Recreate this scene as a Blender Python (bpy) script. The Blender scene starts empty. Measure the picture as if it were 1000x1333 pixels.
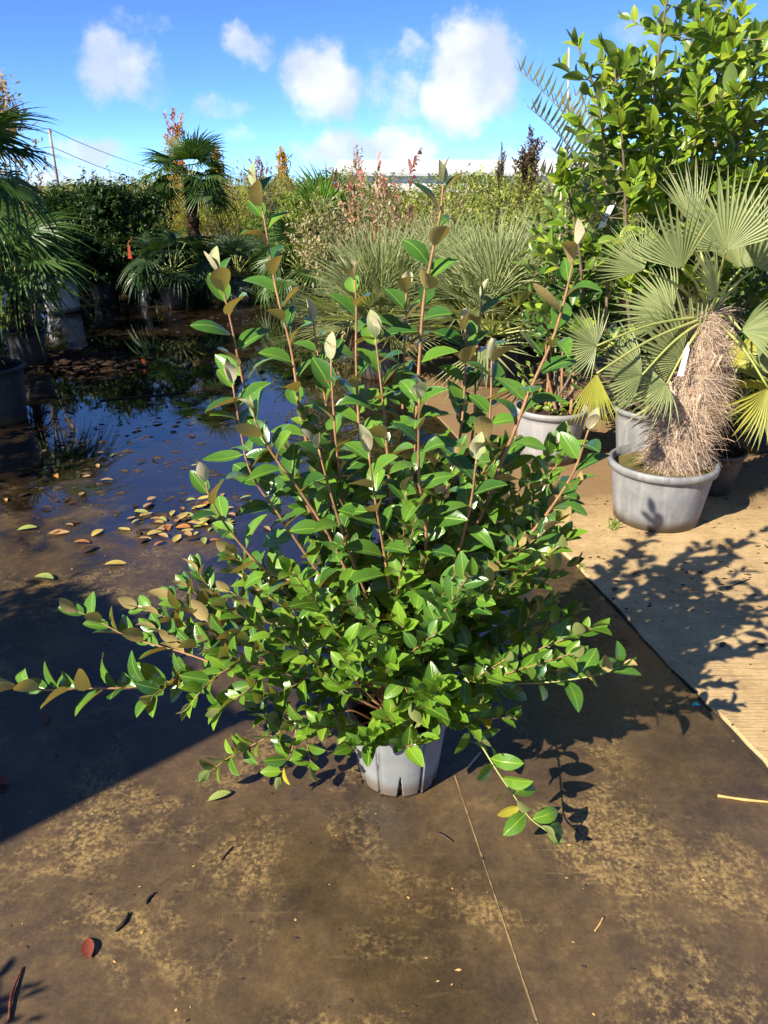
import bpy, math, random
import numpy as np
from mathutils import Vector, Matrix

random.seed(11)
rng = np.random.default_rng(11)
R = math.radians
scene = bpy.context.scene
COL = scene.collection

# ------------------------------------------------------------------ camera, light, exposure
CAM_H, PITCH, FPX = 1.65, R(23.5), 980.0
cam_d = bpy.data.cameras.new("camera")
cam = bpy.data.objects.new("camera", cam_d); COL.objects.link(cam)
cam.location = (0, 0, CAM_H); cam.rotation_euler = (R(90) - PITCH, 0, 0)
cam_d.sensor_fit = 'VERTICAL'; cam_d.sensor_height = 36; cam_d.sensor_width = 27
cam_d.lens = 36 * FPX / 1333; cam_d.clip_start = 0.02; cam_d.clip_end = 3000
scene.camera = cam

SUN_EL = R(34); SUN_TO = Vector((0.745, 0.667, 0)).normalized()      # horizontal travel of the light
sun_d = bpy.data.lights.new("sun", 'SUN'); sun = bpy.data.objects.new("sun", sun_d); COL.objects.link(sun)
sun_d.energy = 5.0; sun_d.angle = R(0.5); sun_d.color = (1.0, 0.90, 0.74)
ldir = Vector((SUN_TO.x * math.cos(SUN_EL), SUN_TO.y * math.cos(SUN_EL), -math.sin(SUN_EL)))
sun.rotation_euler = ldir.to_track_quat('-Z', 'Y').to_euler()
sun.location = (-8, -8, 12)

scene.view_settings.view_transform = 'Standard'; scene.view_settings.look = 'None'
scene.view_settings.gamma = 1.0; scene.view_settings.use_curve_mapping = False
scene.view_settings.exposure = 1.28
scene.render.engine = 'CYCLES'
scene.cycles.use_denoising = True
scene.cycles.max_bounces = 5; scene.cycles.diffuse_bounces = 3; scene.cycles.glossy_bounces = 3; scene.cycles.transmission_bounces = 3
scene.cycles.use_adaptive_sampling = True; scene.cycles.adaptive_threshold = 0.05
scene.cycles.sample_clamp_indirect = 6.0

# ------------------------------------------------------------------ small maths
SP, CP = math.sin(PITCH), math.cos(PITCH)
def ray(u, v):
    x = (u - 500) / FPX; y = (666.5 - v) / FPX
    return Vector((x, CP + y * SP, -SP + y * CP))
def P(u, v, Y):
    d = ray(u, v); t = Y / d.y
    return Vector((d.x * t, Y, CAM_H + d.z * t))
def G(u, v, z=0.0):
    d = ray(u, v); t = (z - CAM_H) / d.z
    return Vector((d.x * t, d.y * t, z))

# ------------------------------------------------------------------ node helpers
class NT:
    def __init__(s, tree): s.t = tree; s.n = tree.nodes; s.l = tree.links
    def add(s, typ, **kw):
        n = s.n.new(typ)
        for k, v in kw.items():
            if k.startswith('i_'):
                key = k[2:]; key = int(key) if key.isdigit() else key.replace('_', ' ')
                if isinstance(v, bpy.types.NodeSocket): s.l.new(v, n.inputs[key])
                else: n.inputs[key].default_value = v
            else: setattr(n, k, v)
        return n
    def math(s, op, a, b=0.0, c=None, clamp=False):
        n = s.n.new('ShaderNodeMath'); n.operation = op; n.use_clamp = clamp
        for i, v in enumerate((a, b, c)):
            if v is None: continue
            if isinstance(v, bpy.types.NodeSocket): s.l.new(v, n.inputs[i])
            else: n.inputs[i].default_value = v
        return n.outputs[0]
    def mix(s, f, a, b, blend='MIX'):
        n = s.n.new('ShaderNodeMix'); n.data_type = 'RGBA'; n.blend_type = blend
        for i, v in ((0, f), (6, a), (7, b)):
            if isinstance(v, bpy.types.NodeSocket): s.l.new(v, n.inputs[i])
            elif isinstance(v, (int, float)): n.inputs[i].default_value = v
            else: n.inputs[i].default_value = (*v, 1.0)[:4]
        return n.outputs[2]
    def ramp(s, fac, stops):
        n = s.n.new('ShaderNodeValToRGB'); e = n.color_ramp.elements
        while len(e) < len(stops): e.new(0.5)
        for i, (p, c) in enumerate(stops):
            e[i].position = p
            e[i].color = (*c, 1.0) if not isinstance(c, (int, float)) else (c, c, c, 1.0)
        s.l.new(fac, n.inputs[0]); return n.outputs[0]
    def noise(s, vec, scale, detail=6.0, rough=0.6, dist=0.0, out=0):
        n = s.n.new('ShaderNodeTexNoise'); n.inputs['Scale'].default_value = scale
        n.inputs['Detail'].default_value = detail; n.inputs['Roughness'].default_value = rough
        n.inputs['Distortion'].default_value = dist
        if vec is not None: s.l.new(vec, n.inputs['Vector'])
        return n.outputs[out]
    def maprange(s, v, a, b, c=0.0, d=1.0, smooth=True):
        n = s.n.new('ShaderNodeMapRange'); n.interpolation_type = 'SMOOTHSTEP' if smooth else 'LINEAR'
        s.l.new(v, n.inputs[0])
        for i, x in enumerate((a, b, c, d)): n.inputs[i + 1].default_value = x
        return n.outputs[0]
    def bump(s, h, strength, dist=0.01):
        n = s.n.new('ShaderNodeBump'); n.inputs['Strength'].default_value = strength
        n.inputs['Distance'].default_value = dist; s.l.new(h, n.inputs['Height']); return n.outputs[0]

def new_mat(name):
    m = bpy.data.materials.new(name); m.use_nodes = True
    t = NT(m.node_tree); bs = t.n['Principled BSDF']
    return m, t, bs
def lk(t, s, bs, name):
    if isinstance(s, bpy.types.NodeSocket): t.l.new(s, bs.inputs[name])
    else: bs.inputs[name].default_value = s if isinstance(s, (int, float)) else (*s, 1.0)[:4]

# ------------------------------------------------------------------ world: sky and clouds
W = bpy.data.worlds.new("World"); scene.world = W; W.use_nodes = True
t = NT(W.node_tree)
for n in list(t.n): t.n.remove(n)
sky = t.add('ShaderNodeTexSky', sky_type='NISHITA', sun_disc=False, sun_elevation=SUN_EL,
            sun_rotation=math.atan2(-SUN_TO.x, -SUN_TO.y), altitude=300, air_density=0.36, dust_density=0.0, ozone_density=6.0)
hs = t.add('ShaderNodeHueSaturation', i_Saturation=1.0, i_Value=1.0, i_Color=sky.outputs[0])
geo = t.add('ShaderNodeTexCoord'); dirv = geo.outputs['Generated']
warp = t.noise(dirv, 9.0, 5.0, 0.62, 0.0, out=1)
wv = t.add('ShaderNodeVectorMath', operation='SUBTRACT', i_0=warp); wv.inputs[1].default_value = (0.5, 0.5, 0.5)
wv2 = t.add('ShaderNodeVectorMath', operation='SCALE', i_0=wv.outputs[0]); wv2.inputs['Scale'].default_value = 0.085
wd = t.add('ShaderNodeVectorMath', operation='ADD', i_0=dirv, i_1=wv2.outputs[0])
blobs = [(625, 92, 70, 62, 1.0), (590, 130, 60, 40, .8), (420, 108, 62, 48, .85), (330, 62, 36, 24, .55), (150, 88, 60, 38, .6), (185, 122, 40, 22, .35),
         (515, 190, 62, 34, 1.0), (440, 195, 66, 34, .75), (545, 62, 34, 22, .45), (115, 195, 46, 24, .65), (180, 38, 44, 20, .3),
         (105, 235, 90, 24, .6), (285, 140, 50, 22, .35), (700, 205, 80, 24, .55), (520, 120, 90, 50, .4), (830, 35, 40, 22, .4), (315, 180, 34, 18, .35)]
acc = None
for (u, v, ru, rv, am) in blobs:
    d = ray(u, v).normalized()
    sx = FPX * d.y; 
    sb = t.add('ShaderNodeVectorMath', operation='SUBTRACT', i_0=wd.outputs[0]); sb.inputs[1].default_value = d
    ml = t.add('ShaderNodeVectorMath', operation='MULTIPLY', i_0=sb.outputs[0]); ml.inputs[1].default_value = (980 / ru * .95, 3.0, 980 / rv * .95)
    ln = t.add('ShaderNodeVectorMath', operation='LENGTH', i_0=ml.outputs[0])
    o = t.maprange(ln.outputs['Value'], 1.15, 0.25, 0.0, am)
    acc = o if acc is None else t.math('MAXIMUM', acc, o)
# the same broken cumulus over the rest of the sky
mp = t.add('ShaderNodeMapping'); t.l.new(dirv, mp.inputs[0]); mp.inputs['Scale'].default_value = (1, 1, 2.2); mp.inputs['Location'].default_value = (3.1, 1.7, 0.4)
gn = t.noise(mp.outputs[0], 3.2, 5.0, 0.58)
gen = t.maprange(gn, 0.56, 0.75, 0.0, 0.8)
sepd = t.add('ShaderNodeSeparateXYZ', i_0=dirv)
acc2 = t.math('MULTIPLY', gen, t.maprange(sepd.outputs[2], 0.2, 0.32))
fine = t.noise(dirv, 26.0, 5.0, 0.65)
craw = t.math('MAXIMUM', acc, acc2)
mask = t.maprange(t.math('ADD', craw, t.math('MULTIPLY', t.math('SUBTRACT', fine, 0.5), 0.9)), 0.16, 0.80)
mask = t.math('MULTIPLY', mask, t.maprange(craw, 0.02, 0.15))
shade = t.noise(dirv, 14.0, 3.0, 0.5)
cc = t.ramp(shade, [(0.38, (2.5, 2.75, 3.4)), (0.60, (3.9, 3.85, 3.95))])
skyc = t.mix(1.0, hs.outputs[0], (.73, .86, 1.0), 'MULTIPLY')
col = t.mix(t.math('MULTIPLY', mask, 0.88), skyc, cc)
bg = t.add('ShaderNodeBackground', i_Color=col, i_Strength=0.125)
out = t.add('ShaderNodeOutputWorld'); t.l.new(bg.outputs[0], out.inputs[0])

# ------------------------------------------------------------------ mesh helpers
def smooth_path(pts, sub=6):
    pts = [Vector(p) for p in pts]
    if len(pts) < 3: sub = 3
    q = [pts[0] * 2 - pts[1]] + pts + [pts[-1] * 2 - pts[-2]]
    o = []
    for i in range(1, len(q) - 2):
        a, b, c, d = q[i - 1], q[i], q[i + 1], q[i + 2]
        for k in range(sub):
            s = k / sub
            o.append(0.5 * ((2 * b) + (c - a) * s + (2 * a - 5 * b + 4 * c - d) * s * s + (3 * b - a - 3 * c + d) * s ** 3))
    o.append(pts[-1]); return o

class MB:
    def __init__(s): s.v = []; s.f = []; s.m = []
    def quad(s, *idx, m=0): s.f.append(idx); s.m.append(m)
    def tube(s, pts, rad, sides=6, m=0, cap=True):
        n = len(pts); base = len(s.v)
        prev = None
        for i, p in enumerate(pts):
            tg = (pts[min(i + 1, n - 1)] - pts[max(i - 1, 0)])
            tg = tg.normalized() if tg.length > 1e-9 else Vector((0, 0, 1))
            if prev is None: a = tg.orthogonal().normalized()
            else:
                a = prev - tg * prev.dot(tg)
                a = a.normalized() if a.length > 1e-6 else tg.orthogonal().normalized()
            prev = a; b = tg.cross(a)
            r = rad[i] if hasattr(rad, '__len__') else rad
            for k in range(sides):
                an = 2 * math.pi * k / sides
                s.v.append(p + (a * math.cos(an) + b * math.sin(an)) * r)
        for i in range(n - 1):
            for k in range(sides):
                k2 = (k + 1) % sides
                s.quad(base + i * sides + k, base + i * sides + k2, base + (i + 1) * sides + k2, base + (i + 1) * sides + k, m=m)
        if cap:
            s.quad(*[base + k for k in range(sides)][::-1], m=m)
            s.quad(*[base + (n - 1) * sides + k for k in range(sides)], m=m)
    def lathe(s, prof, sides=40, fn=None, m=0, center=(0, 0)):
        base = len(s.v); n = len(prof)
        for i, (r, z) in enumerate(prof):
            for k in range(sides):
                a = 2 * math.pi * k / sides
                rr, zz = (r, z) if fn is None else fn(i, a, r, z)
                s.v.append(Vector((center[0] + rr * math.cos(a), center[1] + rr * math.sin(a), zz)))
        for i in range(n - 1):
            for k in range(sides):
                k2 = (k + 1) % sides
                s.quad(base + i * sides + k, base + i * sides + k2, base + (i + 1) * sides + k2, base + (i + 1) * sides + k, m=m)
    def box(s, x0, x1, y0, y1, z0, z1, m=0):
        b = len(s.v)
        for x, y, z in ((x0, y0, z0), (x1, y0, z0), (x1, y1, z0), (x0, y1, z0), (x0, y0, z1), (x1, y0, z1), (x1, y1, z1), (x0, y1, z1)):
            s.v.append(Vector((x, y, z)))
        for q in ((3, 2, 1, 0), (4, 5, 6, 7), (0, 1, 5, 4), (1, 2, 6, 5), (2, 3, 7, 6), (3, 0, 4, 7)):
            s.quad(*[b + i for i in q], m=m)
    def mesh(s, name, *mats, smooth=True):
        me = bpy.data.meshes.new(name)
        me.from_pydata([tuple(p) for p in s.v], [], s.f)
        for m in mats: me.materials.append(m)
        if len(mats) > 1: me.polygons.foreach_set('material_index', s.m)
        me.polygons.foreach_set('use_smooth', [smooth] * len(s.f))
        me.update(); return me

def batch_mesh(name, TV, TF, TUV, M, Pn, var, mat):
    """N transformed copies of a leaf template as one mesh; M (N,3,3) columns = axes scaled."""
    N, nv = len(Pn), len(TV)
    V = np.einsum('nij,vj->nvi', M, TV) + Pn[:, None, :]
    V = V.reshape(-1, 3).astype(np.float32)
    sizes = np.array([len(f) for f in TF]); flat = np.concatenate([np.array(f) for f in TF])
    loops = (flat[None, :] + (np.arange(N) * nv)[:, None]).reshape(-1)
    tot = np.tile(sizes, N); start = np.concatenate([[0], np.cumsum(tot)[:-1]])
    me = bpy.data.meshes.new(name)
    me.vertices.add(len(V)); me.vertices.foreach_set('co', V.reshape(-1))
    me.loops.add(len(loops)); me.loops.foreach_set('vertex_index', loops.astype(np.int32))
    me.polygons.add(len(tot)); me.polygons.foreach_set('loop_start', start.astype(np.int32))
    me.polygons.foreach_set('loop_total', tot.astype(np.int32))
    me.polygons.foreach_set('use_smooth', np.ones(len(tot), dtype=bool))
    at = me.attributes.new('var', 'FLOAT', 'POINT'); at.data.foreach_set('value', np.repeat(var, nv).astype(np.float32))
    if TUV is not None:
        uv = me.uv_layers.new(name='UVMap'); uv.data.foreach_set('uv', np.tile(TUV[flat], (N, 1)).reshape(-1).astype(np.float32))
    me.materials.append(mat); me.update(calc_edges=True); me.validate(); return me

def frames(D, U, size, wid=1.0):
    """columns x,y,z: y along D, z near U"""
    D = D / np.linalg.norm(D, axis=1, keepdims=True)
    X = np.cross(D, U); X /= np.maximum(np.linalg.norm(X, axis=1, keepdims=True), 1e-6)
    Z = np.cross(X, D)
    s = np.asarray(size)[:, None]
    return np.stack([X * s * wid, D * s, Z * s], axis=2)

def obj(name, me, parent=None, kind=None, inv=None):
    o = bpy.data.objects.new(name, me); COL.objects.link(o)
    if parent is not None:
        o.parent = parent
        if inv is not None: o.matrix_parent_inverse = inv
    if kind: o['kind'] = kind
    return o
def tag(o, label, cat, group=None):
    o['label'] = label; o['category'] = cat
    if group: o['group'] = group
    return o
def thing(name, loc, label, cat, group=None, rz=0.0, sc=(1, 1, 1), tilt=(0, 0)):
    o = bpy.data.objects.new(name, None); COL.objects.link(o); o.empty_display_size = 0.1
    o.location = loc; o.rotation_euler = (tilt[0], tilt[1], rz); o.scale = sc
    return tag(o, label, cat, group)
def inverse(o): return Matrix.Translation(-Vector(o.location))

# ------------------------------------------------------------------ leaf templates
def leaf_template(ratio=0.44, arch=0.10, fold=0.10, twist=0.0, st=(0, .05, .15, .32, .5, .68, .84, .95, 1.0), peak=0.5, pet=0.0):
    V = []; UV = []; F = []
    for t_ in st:
        w = 0.5 * ratio * (max(0.0, math.sin(math.pi * t_ ** (math.log(.5) / math.log(peak)))) ** 0.72)
        if t_ < 0.06: w = 0.012 + pet
        if t_ == 1.0: w = 0.002
        zc = arch * (math.sin(math.pi * t_ * 0.9)) - arch * 0.7 * t_ * t_
        tw = twist * (t_ - .3)
        for sx in (-1, 0, 1):
            x = sx * w; z = zc + abs(sx) * fold * w / (0.5 * ratio) * 0.6 + x * tw
            V.append((x, t_, z)); UV.append((0.5 + 0.5 * sx * w / (0.5 * ratio), t_))
    for i in range(len(st) - 1):
        for c in (0, 1):
            a = i * 3 + c; F.append((a, a + 1, a + 4, a + 3))
    return np.array(V), F, np.array(UV)
LEAFS = [leaf_template(.44, .06, .12, 0), leaf_template(.48, .16, .06, .3), leaf_template(.40, -.06, .16, -.35),
         leaf_template(.46, .05, .20, .15, peak=.46), leaf_template(.38, .22, .14, -.2), leaf_template(.46, .12, -.05, .5), leaf_template(.42, .18, .24, .1, peak=.54), leaf_template(.50, .08, .10, -.5)]
SMALL = leaf_template(.42, .08, .12, 0, st=(0, .3, .65, 1.0))
NARROW = leaf_template(.20, .12, .08, 0, st=(0, .3, .65, 1.0))
ROUND = leaf_template(.62, .06, .10, 0, st=(0, .25, .6, 1.0))

# ------------------------------------------------------------------ foliage materials
def leaf_mat(name, cols, under=None, rough=0.38, trans=0.22, veins=True, spec=0.5, young=None):
    m, t, bs = new_mat(name)
    at = t.add('ShaderNodeAttribute', attribute_name='var'); oi = t.add('ShaderNodeObjectInfo')
    v = t.math('FRACT', t.math('ADD', at.outputs['Fac'], oi.outputs['Random']))
    n = len(cols)
    base = t.ramp(v, [(i / max(1, n - 1), c) for i, c in enumerate(cols)])
    tc = t.add('ShaderNodeTexCoord')
    nz = t.noise(tc.outputs['Object'], 9.0 if not veins else 5.0, 4.0, 0.6)
    base = t.mix(t.maprange(nz, .3, .7, 0, .35), base, (cols[0][0] * .6, cols[0][1] * .62, cols[0][2] * .6))
    top = base
    if veins:
        sp = t.add('ShaderNodeSeparateXYZ', i_0=tc.outputs['UV'])
        ax = t.math('ABSOLUTE', t.math('SUBTRACT', sp.outputs[0], 0.5))
        mid = t.maprange(ax, 0.04, 0.008)
        sv = t.math('FRACT', t.math('MULTIPLY', t.math('SUBTRACT', sp.outputs[1], t.math('MULTIPLY', ax, 0.55)), 9.0))
        svl = t.maprange(t.math('ABSOLUTE', t.math('SUBTRACT', sv, 0.5)), 0.12, 0.02, 0, 0.10)
        vein = t.math('MAXIMUM', t.math('MULTIPLY', mid, 0.55), svl)
        c = cols[-1]
        top = t.mix(vein, base, (min(1, c[0] * 2.0 + .03), min(1, c[1] * 1.6 + .03), min(1, c[2] * 1.6 + .015)))
        t.l.new(t.bump(vein, 0.35, 0.002), bs.inputs['Normal'])
    if under is not None:
        g = t.add('ShaderNodeNewGeometry')
        nz2 = t.noise(tc.outputs['Object'], 14.0, 3.0, 0.6)
        un = t.mix(t.maprange(nz2, .45, .75, 0, .5), under, tuple(x * .55 for x in under))
        top = t.mix(g.outputs['Backfacing'], top, un)
        t.l.new(t.math('ADD', t.math('MULTIPLY', g.outputs['Backfacing'], 0.35), rough), bs.inputs['Roughness'])
    else: bs.inputs['Roughness'].default_value = rough
    t.l.new(top, bs.inputs['Base Color']); bs.inputs['Specular IOR Level'].default_value = spec
    tr = t.add('ShaderNodeBsdfTranslucent')
    t.l.new(t.mix(1.0, top, (1.35, 1.25, 0.45), 'MULTIPLY'), tr.inputs[0])
    mx = t.add('ShaderNodeMixShader'); mx.inputs[0].default_value = trans
    t.l.new(bs.outputs[0], mx.inputs[1]); t.l.new(tr.outputs[0], mx.inputs[2])
    t.l.new(mx.outputs[0], t.n['Material Output'].inputs[0])
    return m

M_LEAF = leaf_mat('shrub_leaf', [(.03, .095, .018), (.06, .155, .020), (.09, .205, .024), (.13, .265, .03)], under=(.38, .29, .11), rough=.25, trans=.18, spec=.6)
M_LEAFLOW = leaf_mat('shrub_leaf_low', [(.045, .12, .014), (.085, .20, .018), (.13, .275, .022), (.19, .34, .03)], under=(.19, .22, .07), rough=.30, trans=.32, spec=.5)
M_YOUNG = leaf_mat('young_leaf', [(.34, .36, .20), (.42, .38, .25), (.22, .30, .10)], under=(.52, .46, .30), rough=.55, trans=.2, spec=.3)
M_YELLOWING = leaf_mat('yellowing_leaf', [(.38, .36, .03), (.30, .34, .03), (.45, .33, .04)], under=(.35, .33, .08), rough=.4, trans=.3)
M_TALL = leaf_mat('tall_shrub_leaf', [(.08, .17, .016), (.14, .27, .02), (.20, .34, .024), (.28, .41, .03), (.38, .45, .04)], under=(.16, .24, .06), rough=.36, trans=.4, spec=.45)
M_TALLDARK = leaf_mat('tall_shrub_leaf_dark', [(.03, .085, .015), (.06, .14, .02), (.10, .20, .02)], under=(.12, .18, .05), rough=.36, trans=.35, spec=.45, veins=False)
def fol(name, *cols, trans=.3, rough=.45, under=None): return leaf_mat(name, list(cols), rough=rough, trans=trans, veins=False, spec=.35, under=under)
M_DARKHEDGE = fol('dark_hedge_leaf', (.012, .032, .008), (.025, .06, .012), (.045, .085, .015))
M_OLIVE = fol('olive_leaf', (.16, .17, .06), (.25, .25, .09), (.33, .32, .13))
M_YELLOWGREEN = fol('yellow_green_leaf', (.22, .26, .025), (.36, .38, .04), (.47, .45, .07))
M_MIDGREEN = fol('mid_green_leaf', (.06, .115, .018), (.11, .18, .025), (.18, .25, .04))
M_LIGHTGREEN = fol('light_green_leaf', (.15, .20, .035), (.25, .30, .05), (.36, .38, .09))
M_VARIEG = fol('variegated_leaf', (.24, .25, .10), (.40, .36, .20), (.46, .36, .24), (.16, .20, .07))
M_PINK = fol('pink_leaf', (.38, .12, .10), (.46, .20, .15), (.30, .22, .10))
M_ORANGE = fol('orange_leaf', (.42, .13, .02), (.52, .22, .03), (.50, .30, .04))
M_GOLD = fol('gold_leaf', (.46, .26, .03), (.55, .36, .05), (.40, .33, .05))
M_RED = fol('red_leaf', (.30, .06, .05), (.38, .12, .09), (.22, .16, .07))
M_BROWNRED = fol('brown_red_leaf', (.10, .07, .035), (.16, .10, .06), (.10, .12, .04))
M_PALEBROWN = fol('pale_brown_leaf', (.36, .26, .15), (.44, .32, .20), (.28, .26, .12))
M_PALM = fol('palm_green', (.035, .085, .018), (.06, .125, .025), (.085, .16, .03), rough=.42)
M_PALMDARK = fol('palm_dark', (.018, .05, .018), (.035, .075, .022), (.05, .09, .03), rough=.42)
M_PALMBRIGHT = fol('palm_bright', (.09, .20, .03), (.13, .26, .035), (.17, .30, .05), rough=.42)
M_PALMBLUE = fol('palm_blue', (.04, .08, .045), (.065, .11, .06), (.08, .13, .065), rough=.5)
M_PALMGREY = fol('palm_silver', (.20, .25, .11), (.28, .33, .15), (.36, .40, .19), rough=.5)
M_FAN = fol('fan_leaf', (.20, .25, .10), (.27, .32, .14), (.34, .38, .17), rough=.45, trans=.3)
M_FANYELLOW = fol('fan_leaf_yellow', (.34, .38, .07), (.42, .42, .07), (.38, .36, .07), rough=.45, trans=.35)
M_DATE = fol('feather_palm_leaf', (.22, .25, .12), (.30, .31, .17), (.34, .33, .2), rough=.5)
M_CYPRESS = fol('cypress_leaf', (.015, .04, .012), (.03, .06, .015))

def simple(name, c1, c2, scale=8.0, rough=0.6, bump=0.3, bscale=60.0, spec=.4, metal=0.0):
    m, t, bs = new_mat(name); tc = t.add('ShaderNodeTexCoord')
    nz = t.noise(tc.outputs['Object'], scale, 6, .65)
    lk(t, t.mix(t.maprange(nz, .3, .7), c1, c2), bs, 'Base Color'); bs.inputs['Roughness'].default_value = rough
    bs.inputs['Specular IOR Level'].default_value = spec; bs.inputs['Metallic'].default_value = metal
    if bump:
        t.l.new(t.bump(t.noise(tc.outputs['Object'], bscale, 4, .6), bump, .004), bs.inputs['Normal'])
    return m
M_STEM = simple('stem_bark', (.38, .20, .10), (.22, .115, .058), 18, .6)
M_STEMGREY = simple('grey_bark', (.20, .15, .10), (.11, .085, .06), 14, .8)
M_STEMDARK = simple('dark_bark', (.07, .05, .035), (.04, .03, .02), 14, .8)
M_PETIOLE = simple('petiole', (.24, .30, .07), (.32, .33, .10), 8, .5)
M_FIBRE = simple('palm_fibre', (.52, .41, .31), (.35, .25, .17), 25, .95, spec=.1)
M_FIBREDARK = simple('palm_fibre_dark', (.075, .045, .03), (.03, .018, .013), 25, .95, spec=.1)
M_SOIL = simple('potting_soil', (.055, .032, .018), (.02, .012, .008), 40, .95, .9, 90, spec=.15)
M_SOILMOSS = simple('mossy_soil', (.15, .11, .05), (.07, .085, .02), 16, .95, .9, 70, spec=.15)
M_WHITETAG = simple('white_tag', (.8, .8, .8), (.7, .7, .72), 8, .5, 0)
M_ORANGETAG = simple('orange_tag', (.42, .06, .02), (.36, .05, .02), 8, .5, 0)
M_TURQ = simple('turquoise_plastic', (.04, .55, .48), (.03, .4, .36), 20, .35, .2)
M_STRAW = simple('straw', (.55, .36, .13), (.40, .24, .08), 30, .7)
M_TWIG = simple('twig', (.06, .04, .025), (.025, .018, .012), 30, .8)
M_CANE = simple('cane', (.42, .38, .30), (.30, .27, .2), 10, .7)
M_POLE = simple('utility_pole_wood', (.40, .36, .31), (.28, .25, .22), 6, .85)
M_WIRE = simple('wire', (.12, .13, .15), (.10, .11, .12), 6, .6, 0)

def pot_mat(name, c1, c2, dust, dusty=.5, rough=.5):
    m, t, bs = new_mat(name); tc = t.add('ShaderNodeTexCoord'); ob = tc.outputs['Object']
    nz = t.noise(ob, 7, 7, .65); fine = t.noise(ob, 55, 5, .6)
    mp = t.add('ShaderNodeMapping'); t.l.new(ob, mp.inputs[0]); mp.inputs['Scale'].default_value = (22, 22, 2.2)
    run = t.noise(mp.outputs[0], 1.0, 5, .6)
    c = t.mix(t.maprange(nz, .3, .7), c1, c2)
    c = t.mix(t.math('MULTIPLY', t.maprange(run, .42, .72), dusty), c, dust)
    c = t.mix(t.math('MULTIPLY', t.maprange(fine, .58, .7), .5), c, tuple(x * .55 for x in c1))
    sz = t.add('ShaderNodeSeparateXYZ', i_0=ob)
    low = t.math('ADD', t.math('MULTIPLY', sz.outputs[2], 16.0), t.math('MULTIPLY', nz, -1.3))
    c = t.mix(t.maprange(low, .45, -.35, 0, .75), c, (.10, .065, .032))      # soil splashed up the foot
    lk(t, c, bs, 'Base Color'); t.l.new(t.maprange(nz, .3, .7, rough - .08, rough + .2), bs.inputs['Roughness'])
    t.l.new(t.bump(t.math('ADD', nz, t.math('MULTIPLY', fine, .3)), .25, .004), bs.inputs['Normal'])
    return m
M_POTGREY = pot_mat('grey_pot_plastic', (.13, .14, .15), (.20, .205, .21), (.30, .29, .27), .6)
M_POTMAIN = pot_mat('slotted_pot_plastic', (.17, .185, .19), (.24, .25, .25), (.30, .30, .285), .45)
M_POTPALE = pot_mat('pale_pot_plastic', (.42, .41, .40), (.55, .53, .5), (.36, .31, .26), .5)
M_POTDUSTY = pot_mat('dusty_grey_pot_plastic', (.20, .20, .20), (.27, .265, .255), (.33, .31, .28), .5)
M_POTBLACK = pot_mat('black_pot_plastic', (.012, .013, .016), (.025, .027, .032), (.06, .06, .062), .35)

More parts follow.
